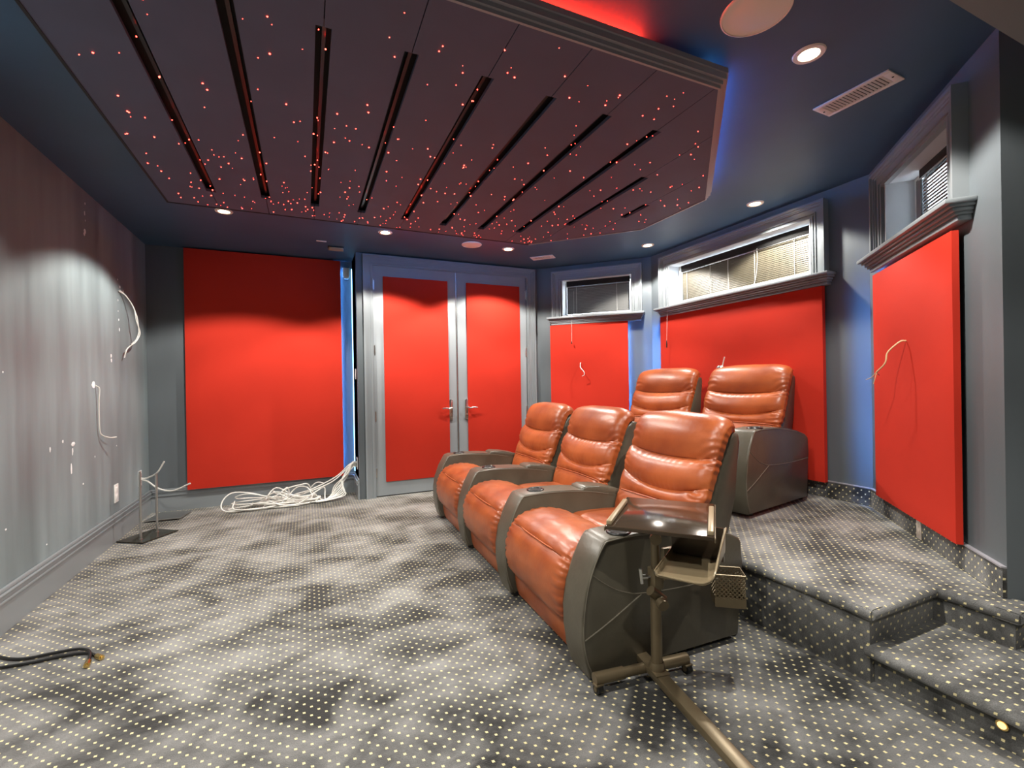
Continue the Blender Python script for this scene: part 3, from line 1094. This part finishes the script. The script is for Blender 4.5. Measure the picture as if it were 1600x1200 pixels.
# rod stands by the left wall
t = thing('rod_stand', 'two steel rods standing on a smoked glass plate near the left wall', 'stand', (-1.19, 4.64, 0))
quad = [(-1.377, 4.58), (-1.175, 4.45), (-1.00, 4.71), (-1.20, 4.85)]
MB().prism([(x+1.19, y-4.64) for x, y in quad], .006, .014, 'z', .001, 1).build('base_plate', 'glassbase', t, smooth=0)
for (x, y, hh) in ((-1.215, 4.56, .55), (-1.150, 4.73, .50)):
    MB().cyl((x+1.19, y-4.64), .0085, .014, hh, 14).build('rod', 'steel', t)
    MB().cyl((x+1.19, y-4.64), .014, .014, .020, 14).build('rod_collar', 'steel', t)
for (x, y) in quad:
    MB().cyl(((x*.86+1.19*-.14)+1.19, (y*.86+4.64*.14)-4.64), .008, 0, .006, 10).build('foot', 'black', t)
t = thing('floor_plate', 'bare grey metal plate lying in the back left corner', 'stand', (-1.2, 5.25, 0))
MB().prism([(-.15, -.11), (.13, -.13), (.17, .12), (-.09, .19)], .012, .020, 'z', .001, 1).build('plate', 'steel', t, smooth=0)
MB().prism([(-.12, -.09), (.10, -.10), (.13, .09), (-.07, .15)], 0, .012, 'z').build('foot_pad', 'black', t, smooth=0)


# ------------------------------------------------------------------ recliners
def rrect_u(nu, hw, D, r):
    """cross-section samples: list of (y, back) across a cushion of half width hw that wraps back by D with corner radius r"""
    a, c, d = hw-r, r*PI/2, D-r
    tot = a+c+d
    out = []
    for i in range(nu+1):
        s = -tot+2*tot*i/nu
        q = abs(s)
        sg = 1 if s >= 0 else -1
        if q <= a:
            out.append((sg*q, 0))
        elif q <= a+c:
            th = (q-a)/r
            out.append((sg*(a+r*math.sin(th)), r*(1-math.cos(th))))
        else:
            out.append((sg*hw, r+(q-a-c)))
    return out


def pad(name, prof, hwf, D, r, yc, m, parent, disp=None, nu=64, sub=5, curve=None, closed_ends=True):
    """upholstered pad: prof = list of (x,z) along the pad, its outward side on the left of travel"""
    P = smooth_pts([(x, 0, z) for x, z in prof], sub)
    n = len(P)
    vs, fs = [], []
    for j, p in enumerate(P):
        a, b_ = P[max(0, j-1)], P[min(n-1, j+1)]
        tg = (b_-a).normalized()
        nr = Vector((tg.z, 0, -tg.x))
        v = j/(n-1)
        for (y, bk) in rrect_u(nu, hwf(v, p.z), D, r):
            yn = y/hwf(v, p.z)
            d = disp(yn, v, y, p.z, bk) if disp else 0
            pp = p-nr*bk+nr*d
            if bk > r*.9:
                pp = p-nr*bk+Vector((0, (1 if y > 0 else -1)*d*.4, 0))
            vs.append((pp.x, yc+y, pp.z + (curve(yn, v) if curve else 0)))
    k = nu+1
    for j in range(n-1):
        for i in range(nu):
            fs.append((j*k+i, j*k+i+1, (j+1)*k+i+1, (j+1)*k+i))
    if closed_ends:
        fs.append(tuple(range(k)))
        fs.append(tuple((n-1)*k+i for i in range(k))[::-1])
    b = MB()
    b.add(vs, fs)
    return b.build(name, m, parent, smooth=75)


def recliner_seat(root, s0, w_):
    """seat, footrest and backrest between two arms, s0 = near side of the seat, w_ = its width"""
    yc = s0+w_/2
    hw = w_/2-.004
    MB().box(.06, .80, s0+.004, s0+w_-.004, .03, .36, .01).build('seat_frame', 'matteblack', root)
    # rear half of the seat
    def d_seat(yn, v, y, z, bk):
        e = max(0, 1-abs(yn)**6)
        wr = .0035*noise.noise(Vector((y*9, v*10, 1.3)))+.003*math.sin(y*55+v*9+3*noise.noise(Vector((y*5, v*4, 2))))*max(0, v-.55)*2
        return .018*math.sin(PI*min(1, max(0, v)))**.6*e+wr*e
    pad('seat_cushion', [(.76, .425), (.68, .432), (.55, .438), (.44, .440), (.365, .436), (.335, .418), (.33, .40)], lambda v, z: hw, .07, .035, yc, 'orange', root, lambda *a: -d_seat(*a) if False else d_seat(*a), 56, 6)
    # front roll with bulging leg rest
    def d_roll(yn, v, y, z, bk):
        e = max(0, 1-abs(yn)**5)
        wr = .0022*math.sin(y*60+5*noise.noise(Vector((y*7, v*6, 5))))*max(0, .45-abs(v-.25))*2+.0025*noise.noise(Vector((y*12, v*14, 8)))
        edge = .0055*math.sin(v*70+2*noise.noise(Vector((v*9, 1, 1))))*max(0, abs(yn)-.72)/.28
        return .016*e*math.sin(PI*v)**.5+wr*e+edge*(1 if bk < .03 else .5)
    pad('footrest_cushion', [(.335, .40), (.325, .430), (.29, .458), (.22, .482), (.14, .492), (.06, .484), (.0, .462), (-.028, .435)], lambda v, z: hw, .08, .04, yc, 'orange', root, d_roll, 56, 5)
    def d_front(yn, v, y, z, bk):
        e = max(0, 1-abs(yn)**5)
        edge = .006*math.sin(v*60+3*noise.noise(Vector((v*9, 1, 2))))*max(0, abs(yn)-.75)/.25
        return .012*e*math.sin(PI*v)**.6+.002*noise.noise(Vector((y*8, v*9, 4)))+edge
    pad('leg_rest', [(-.024, .437), (-.052, .395), (-.066, .34), (-.068, .28), (-.058, .22), (-.038, .175), (-.012, .152)], lambda v, z: hw, .07, .035, yc, 'orange', root, d_front, 56, 6)
    pad('kick_panel', [(-.018, .158), (-.016, .12), (-.008, .07), (.004, .03)], lambda v, z: hw-.002, .05, .02, yc, 'orange', root, None, 24, 5)
    MB().tube([(-.034+.010*abs(y)**4*9, yc+y*hw*.97, .442-.006*abs(y)**3) for y in [k/14-1 for k in range(29)]], .0035, 6).build('front_piping', 'piping', root)
    # backrest ------------------------------------------------
    base = [(.64, .40), (.665, .50), (.703, .60), (.745, .70), (.787, .80), (.82, .875), (.843, .923), (.872, .960), (.912, .976), (.952, .963), (.967, .935)]
    full = smooth_pts([(x, 0, z) for x, z in base], 8)
    L = [0]
    for i in range(1, len(full)):
        L.append(L[-1]+(full[i]-full[i-1]).length)

    def pt(s):
        s = min(max(s, 0), L[-1])
        for i in range(1, len(full)):
            if L[i] >= s:
                f = (s-L[i-1])/max(1e-9, L[i]-L[i-1])
                return full[i-1].lerp(full[i], f), (full[min(i+1, len(full)-1)]-full[max(i-2, 0)]).normalized()
    # creases along the back measured in arc length, each with its own smile
    SEG = [('lower_back_cushion', 0.0, .185, 0, -.022, .010), ('waist_cushion', .185, .285, -.022, -.058, .018), ('lumbar_cushion', .285, .44, -.058, -.030, .042), ('headrest_cushion', .44, L[-1], -.030, 0, .052)]
    nu = 72
    for (nm, s0_, s1_, c0, c1, bulge) in SEG:
        nv = 26 if nm != 'headrest_cushion' else 44
        vs, fs = [], []
        for j in range(nv+1):
            v = j/nv
            for (y0, bk) in rrect_u(nu, 1, .36, .14):
                yn = y0
                cv = c0+(c1-c0)*v
                s = s0_+(s1_-s0_)*v + cv*(1-min(1, abs(yn)**2.2)) - (.03*max(0, (nm == 'lower_back_cushion')*v*abs(yn)**2))
                if nm == 'waist_cushion':
                    s -= .03*(1-v)*abs(yn)**2
                p, tg = pt(s)
                nr = Vector((-tg.z, 0, tg.x))
                hh = .324+.012*min(1, max(0, (p.z-.55)/.10))
                rtop = max(0, (s-(L[-1]-.17))/.17)
                hh *= 1-.10*rtop**2.2
                y = y0*hh
                e = max(0, 1-abs(yn)**(5 if nm != 'headrest_cushion' else 4))
                pv = (1-abs(2*v-1)**2.6) if nm != 'headrest_cushion' else (1-abs(2*min(1, v*1.0)-1)**2.8 if v < .5 else 1-.35*((v-.5)*2)**2)
                d = bulge*pv*(.35+.65*e)
                edge = max(0, abs(yn)-.62)/.38
                near = max(0, 1-min(v, 1-v)/.35)
                ph = 5*noise.noise(Vector((yn*2.2, s*7, s0)))
                am = max(0, .5+1.4*noise.noise(Vector((s*11, yn*1.5, 9+s0))))
                d += .0085*edge*am*math.sin(s*150+abs(yn)*12*(1 if v > .5 else -1)+ph*1.8)*(.35+.65*near)
                d += .0020*near*math.sin(yn*46+ph*1.5)*e*(nm in ('waist_cushion', 'lumbar_cushion'))
                d += .0035*noise.noise(Vector((y*7, s*9, 2+s0)))
                back = bk*hh*.40
                pp = p+nr*(d*(1-bk*1.6))-nr*back
                yy = y
                if bk > .14:
                    yy = y+(1 if y > 0 else -1)*(.004*am*math.sin(s*140+ph)+.006*pv)
                vs.append((pp.x, yc+yy, pp.z))
        k = nu+1
        for j in range(nv):
            for i in range(nu):
                fs.append((j*k+i, j*k+i+1, (j+1)*k+i+1, (j+1)*k+i))
        fs.append(tuple(range(k)))
        fs.append(tuple(nv*k+i for i in range(k))[::-1])
        bb = MB()
        bb.add(vs, fs)
        bb.build(nm, 'orange', root, smooth=80)
    pp_ = []
    for k in range(41):
        yn = k/20-1
        p, tg = pt(.185-.024*(1-abs(yn)**2.2)-.030*abs(yn)**2)
        nr = Vector((-tg.z, 0, tg.x))
        bkk = .05*max(0, abs(yn)-.86)/.14
        pp_.append((p.x+nr.x*(.010-bkk), yc+yn*.327, p.z+nr.z*(.010-bkk)))
    MB().tube(pp_, .003, 6).build('waist_piping', 'piping', root)
    shell = [(.66, .30), (.69, .44), (.775, .66), (.852, .84), (.895, .905), (.935, .935), (.978, .925), (.988, .88), (.94, .62), (.865, .30)]
    MB().prism(shell, yc-.322, yc+.322, 'y', .022, 3).build('backrest_shell', 'grey_leather', root, smooth=50)


ARM = [(-.03, .028), (-.050, .10), (-.064, .19), (-.062, .27), (-.045, .37), (-.012, .465), (.038, .552), (.075, .568), (.20, .572), (.37, .564), (.50, .547), (.62, .523), (.73, .492), (.775, .472), (.788, .45), (.788, .36), (.760, .03)]


def armrest(root, s0, w_, outer=0, padlid=True, zlift=0):
    b = MB()
    b.prism(ARM, s0, s0+w_, 'y', .011, 4)
    a = b.build('armrest', 'grey_leather', root, smooth=55)
    for k in (0, 1):
        yy = s0+.0205 if k == 0 else s0+w_-.0205
        for sgn, off in ((0, .0),):
            pass
    c = Vector((.165, s0+w_/2, .5695)) if padlid else Vector((.150, s0+.054, .5695))
    cup = MB()
    n = 28
    cup.lathe([(.0, -.001), (.036, .001), (.039, .006), (.041, .009), (.046, .009), (.051, .005), (.052, -.003)], tuple(c), n)
    co = cup.build('cup_holder', 'black', a, smooth=60)
    MB().lathe([(0, .0035), (.034, .0035), (.036, .0015)], tuple(c), n).build('cup_well_shade', 'matteblack', a)  # flat disc, the shade of a cup recess put into its black colour
    # stitched seams: edge line on both faces and the V on the outer faces
    for yy, sg in ((s0, -1), (s0+w_, 1)):
        y_ = yy-sg*.0005
        edge = [(-.022, .05), (-.044, .11), (-.056, .19), (-.054, .27), (-.037, .37), (-.005, .462), (.043, .545), (.078, .560), (.2, .564), (.36, .556), (.5, .539), (.62, .515)]
        MB().tube(smooth_pts([(x, y_, z) for x, z in edge], 4), .0028, 6).build('edge_seam', 'gpiping', a)
        MB().tube(smooth_pts([(-.012, y_, .435), (.03, y_, .402), (.09, y_, .363), (.15, y_, .338), (.22, y_, .322), (.4, y_, .310), (.6, y_, .309), (.775, y_, .315)], 5), .0026, 6).build('side_seam', 'gpiping', a)
        MB().tube(smooth_pts([(-.052, y_, .185), (.06, y_, .235), (.22, y_, .318)], 5), .0036, 6).build('side_seam', 'gpiping', a)
    if padlid:
        top = [(.44, .545), (.448, .568), (.48, .576), (.57, .566), (.67, .545), (.74, .522), (.775, .500), (.78, .475), (.44, .52)]
        MB().prism(top, s0+.006, s0+w_-.006, 'y', .012, 3).build('armrest_pad', 'grey_leather', a, smooth=55)
    return a


AW, SW = .16, .66


def foot_set(root, s0, s1):
    for x in (.08, .78):
        for y in (s0+.06, s1-.06):
            MB().cyl((x, y), .022, 0, .034, 14).build('foot', 'black', root)


def place(name, label, O, rz, s0, near_arm, group):
    """recliner whose local y starts at s0 along the row"""
    base = Matrix.Translation(O) @ Matrix.Rotation(rz, 4, 'Z') @ Matrix.Translation((0, s0, 0))
    return thing(name, label, 'recliner', M4=base, group=group)


proto = {}


def copy_children(src, dst, dy):
    for ch in src.children:
        c = ch.copy()
        COL.objects.link(c)
        c.parent = dst
        c.matrix_parent_inverse = Matrix()
        c.location = (ch.location.x, ch.location.y+dy, ch.location.z)
        for g in ch.children:
            d = g.copy()
            COL.objects.link(d)
            d.parent = c
            d.matrix_parent_inverse = Matrix()


def recliner(label, O, rz, s0, near_arm, group):
    """near_arm: has its own near arm as well as the far one"""
    r = place('recliner', label, O, rz, s0, near_arm, group)
    key = near_arm
    if key not in proto:
        y = 0
        if near_arm:
            armrest(r, 0, AW, padlid=False)
            y = AW
        recliner_seat(r, y, SW)
        armrest(r, y+SW, AW)
        foot_set(r, 0, y+SW+AW)
        proto[key] = r
    else:
        copy_children(proto[key], r, 0)
    return r


FO, FR = (1.035, 1.545, 0), math.radians(-1.6)
BO, BR = (2.615, 2.105, PLAT), math.radians(10)
recliner('orange and grey leather recliner nearest the camera, behind the tray table', FO, FR, 0, True, 'front row of orange recliners')
recliner('orange and grey leather recliner in the middle of the front row', FO, FR, AW*2+SW, False, 'front row of orange recliners')
recliner('orange and grey leather recliner at the door end of the front row', FO, FR, AW*3+SW*2, False, 'front row of orange recliners')
recliner('right-hand orange recliner on the raised platform with a broad grey side', BO, BR, 0, True, 'orange recliners on the platform')
recliner('left-hand orange recliner on the raised platform near the small window', BO, BR, AW*2+SW, False, 'orange recliners on the platform')

# silvery clip with a stick on the rear recliner
bm4 = Matrix.Translation(BO) @ Matrix.Rotation(BR, 4, 'Z')
c = bm4 @ Vector((.905, .16+.60, 1.0))
t = thing('book_light', 'small silvery clip with an upright stick on top of the rear right recliner', 'clip', c)
b = MB()
b.lathe([(0, .03), (.02, .028), (.035, .015), (.038, 0), (.03, -.012), (0, -.014)], (0, 0, 0), 14)
for v in b.bm.verts:
    v.co += Vector((.006*noise.noise(v.co*60), .012*noise.noise(v.co*40), .008*noise.noise(v.co*50)))
b.build('clip_body', 'chrome', t, smooth=60)
MB().tube([(.0, -.02, .02), (.0, -.045, .10)], .005, 8).build('stick', 'white', t)

# ------------------------------------------------------------------ over-bed tray table
TB = (1.232, 1.425, 0)
t = thing('tray_table', 'bronze rolling tray table with side tray and mesh basket beside the nearest recliner', 'table', TB)
Lc = lambda p: Vector(p)-Vector(TB)
pole = MB()
pole.cyl((0, 0), .0215, .075, .40, 24)
pole.cyl((0, 0), .0165, .40, .68, 24)
po = pole.build('pole', 'bronze', t)
MB().lathe([(.0215, .075), (.029, .075), (.029, .100), (.026, .108), (.0215, .108)]).build('pole_collar', 'bronze', t)
# base: beam towards the camera, cross bar with casters
bd = Vector((-.175, -.985, 0)).normalized()
bs = Vector((-bd.y, bd.x, 0))
F = Matrix((bd, bs, Vector((0, 0, 1)))).transposed().to_4x4()
MB(F).box(-.135, .62, -.025, .025, .045, .075, .004).build('base_beam', 'bronze', t, smooth=35)
MB(F).box(-.05, .045, -.030, .030, .075, .080, .002).build('foot_plate', 'bronze', t, smooth=35)
c0, c1 = Lc((1.000, 1.512, .052)), Lc((1.42, 1.462, .052))
cm = c0.lerp(c1, .33)
MB().tube([c0, c0.lerp(c1, .3)], .023, 14).build('cross_bar', 'bronze', t, smooth=60)
MB().tube([c0.lerp(c1, .3), c0.lerp(c1, .70)], .019, 14).build('cross_bar_sleeve', 'bronze', t, smooth=60)
MB().tube([c0.lerp(c1, .70), c1], .023, 14).build('cross_bar', 'bronze', t, smooth=60)
for c in (c0+Vector((.01, -.012, 0)), c1+Vector((-.01, -.012, 0)), F @ Vector((.60, 0, 0))):
    cc = Vector((c.x, c.y, .02))
    cs = MB()
    cs.tube([cc+Vector((-.012, 0, 0)), cc+Vector((.012, 0, 0))], .020, 16)
    w_ = cs.build('caster', 'black', t)
    MB().tube([cc+Vector((-.015, 0, 0)), cc+Vector((.015, 0, 0))], .010, 12).build('caster_hub', 'bronze', w_)
    MB().box(cc.x-.018, cc.x+.018, cc.y-.014, cc.y+.014, .032, .040, .002).build('caster_fork', 'bronze', w_)
# table top: tilted sheet given by its measured corners
A_, B_, C_, D_ = (Lc((.953, 1.347, .70)), Lc((1.266, 1.635, .70)), Lc((1.466, 1.343, .70)), Lc((1.14, 1.049, .70)))
u = (C_-D_+B_-A_).normalized()
v_ = (D_-A_+C_-B_)
v_ = (v_-u*v_.dot(u)).normalized()
cen = (A_+B_+C_+D_)/4
TF = Matrix((u, -v_, u.cross(-v_))).transposed().to_4x4()
TF.translation = cen
hu, hv = .215, .172
MB(TF).box(-hu, hu, -hv, hv, -.008, .006, .004).build('table_top', 'bronze_top', t, smooth=35)
MB(TF).box(-hu-.003, hu+.003, -hv-.004, -hv+.000, -.012, .002, .0015).box(-hu-.003, hu+.003, hv, hv+.004, -.012, .002, .0015).build('edge_band', 'bronze', t, smooth=35)
MB(TF).box(-hu+.01, hu-.10, hv-.020, hv-.001, .006, .022, .004).build('retaining_lip', 'bronze_tray', t, smooth=35)
MB(TF).box(-hu+.01, hu-.10, -hv+.001, -hv+.020, .006, .022, .004).build('retaining_lip', 'bronze_tray', t, smooth=35)
MB().box(-.028, .028, -.022, .022, .655, .692, .004).build('tilt_bracket', 'bronze', t, smooth=35)
# camera-facing direction for knobs
kd = Vector((-.60, -.80, 0)).normalized()


def knob(name, z, r, l, off=(0, 0, 0), d=kd, m='bronze'):
    o = Vector((0, 0, z))+Vector(off)
    b = MB()
    b.tube([o, o+d*l*.6], r*.45, 12)
    b.tube([o+d*l*.6, o+d*l*.64, o+d*l*.96, o+d*l], r, 18)
    return b.build(name, m, t, smooth=40)


knob('tilt_knob', .598, .022, .05)
MB().box(-.022, .022, -.022, .022, .395, .475, .004).build('clamp_block', 'bronze', t, smooth=35)
knob('clamp_screw', .44, .010, .055, d=Vector((-.95, .3, 0)).normalized(), m='steel')
MB().tube([Vector((-.052, .016, .415)), Vector((-.058, .018, .472))], .007, 8).build('wing_nut', 'steel', t)
knob('height_clamp', .365, .022, .062, off=(.0, .0, 0), d=Vector((-.2, -.97, -.25)).normalized())
MB().tube([Vector((-.035, -.01, .395)), Vector((.02, -.02, .35))], .020, 14).build('clamp_sleeve', 'bronze', t, smooth=40)
# side tray: curved scoop
ctr = [(1.215, 1.355, .565), (1.305, 1.205, .565), (1.135, 1.020, .565), (1.035, 1.150, .565)]
a, b2, c, d = [Lc(p) for p in ctr]
ux = ((b2-a)+(c-d)).normalized()      # to the right
uy = ((a-d)+(b2-c))
uy = (uy-ux*uy.dot(ux)).normalized()  # away from the camera
TT = Matrix((ux, uy, Vector((0, 0, 1)))).transposed().to_4x4()
TT.translation = (a+b2+c+d)/4
W2, D2 = .088, .118
vs, fs = [], []
nu_, nv_ = 22, 10
def tray(x, y):
    r = .045
    z = 0
    if x > W2-r:
        q_ = min(1, (x-(W2-r))/r)
        z += r*(1-math.sqrt(max(0, 1-q_*q_)))+.0
    return z


prof = [(-W2, .018), (-W2+.002, .004), (-W2+.01, 0)]+[(-W2+.01+(2*W2-.05)*k/6, 0) for k in range(1, 7)]
for k in range(1, 8):
    a_ = PI/2*k/7
    prof.append((W2-.04+.045*math.sin(a_), .045*(1-math.cos(a_))))
full_h = lambda y: .045+.075*max(0, min(1, (y+D2)/(2*D2)))**.8
prof.append(None)
rows = 12
vs = []
for j in range(rows+1):
    y = -D2+2*D2*j/rows
    line = [(p[0], p[1]) for p in prof[:-1]]+[(W2+.006, full_h(y)*.75), (W2+.007, full_h(y))]
    for (x, z) in line:
        vs.append((x, y, z))
k = len(line)
fs = [(j*k+i, j*k+i+1, (j+1)*k+i+1, (j+1)*k+i) for j in range(rows) for i in range(k-1)]
bm_ = MB(TT)
bm_.add(vs, fs)
o = bm_.build('side_tray', 'bronze_tray', t, smooth=60)
sm = o.modifiers.new('thick', 'SOLIDIFY')
sm.thickness = .004
MB(TT).tube(smooth_pts([(-W2, D2, .02), (-W2, -D2, .02)], 6)+smooth_pts([(-W2+.01, -D2-.001, .008), (W2-.05, -D2-.001, .006), (W2-.01, -D2-.001, .02), (W2+.006, -D2-.001, .045), (W2+.008, -.03, .085), (W2+.008, D2, .12)], 5), .003, 6).build('tray_rim', 'bronze_tray', t)
MB(TT).box(-W2, W2, D2-.003, D2+.003, 0, .118).build('tray_back', 'bronze_top', t, smooth=0)
MB().box(.0, .075, -.05, -.03, .44, .56, .003).build('tray_bracket', 'bronze', t, smooth=35)
# perforated basket
BK = Lc((1.545, 1.36, .30))
BF = Matrix.Rotation(math.radians(-37), 4, 'Z')
BF.translation = BK
def mesh_side(b, p0, p1, z0, z1, holes_x, holes_z):
    """perforated sheet p0-p1 built as a real grid of webs round octagonal holes"""
    p0, p1 = Vector(p0), Vector(p1)
    ex = (p1-p0)
    for i in range(holes_x):
        for j in range(holes_z):
            x0, x1 = i/holes_x, (i+1)/holes_x
            za, zb = z0+(z1-z0)*j/holes_z, z0+(z1-z0)*(j+1)/holes_z
            cx, cz = (x0+x1)/2, (za+zb)/2
            outer, inner = [], []
            for k in range(8):
                an = PI/8+k*PI/4
                qx, qz = math.cos(an), math.sin(an)
                m_ = max(abs(qx), abs(qz))
                P = p0+ex*(cx+(x1-x0)/2*qx/m_)
                outer.append((P.x, P.y, cz+(zb-za)/2*qz/m_))
                P = p0+ex*(cx+(x1-x0)/2*.56*qx)
                inner.append((P.x, P.y, cz+(zb-za)/2*.56*qz))
            b.add(outer+inner, [(k, (k+1) % 8, 8+(k+1) % 8, 8+k) for k in range(8)])


bk = thing  # readability
b = MB(BF)
hx, hy, hz = .056, .045, .125
for (p0, p1, n_) in (((-hx, -hy, 0), (hx, -hy, 0), 7), ((-hx, hy, 0), (hx, hy, 0), 7), ((hx, -hy, 0), (hx, hy, 0), 4), ((-hx, -hy, 0), (-hx, hy, 0), 4)):
    mesh_side(b, p0, p1, .035, hz-.006, n_, 5)
    p0_, p1_ = Vector(p0), Vector(p1)
    b.add([(*p0_[:2], 0), (*p1_[:2], 0), (*p1_[:2], .035), (*p0_[:2], .035)], [(0, 1, 2, 3)])
b.add([(-hx, -hy, 0), (hx, -hy, 0), (hx, hy, 0), (-hx, hy, 0)], [(0, 1, 2, 3)])
o = b.build('basket', 'bronze', t, smooth=0)
sm = o.modifiers.new('thick', 'SOLIDIFY')
sm.thickness = .0015
MB(BF).tube([(-hx, -hy, hz), (hx, -hy, hz), (hx, hy, hz), (-hx, hy, hz)], .004, 8, close=True).build('basket_rim', 'bronze', t)
MB().tube([(.02, 0, .46), (.12, -.02, .44), (.25, -.05, .425)], .006, 8).build('basket_arm', 'bronze', t)

# step lights in the carpeted risers
for (loc, rz, lab) in (((2.028, .725, .075), 0, 'small amber step light in the lower carpeted riser'),):
    t = thing('step_light', lab, 'step light', loc, rz)
    MB().tube([(-.004, 0, 0), (.006, 0, 0)], .016, 16).build('bezel', 'brass', t)
    MB().tube([(-.006, 0, 0), (-.003, 0, 0)], .011, 16).build('lens', 'amber', t)
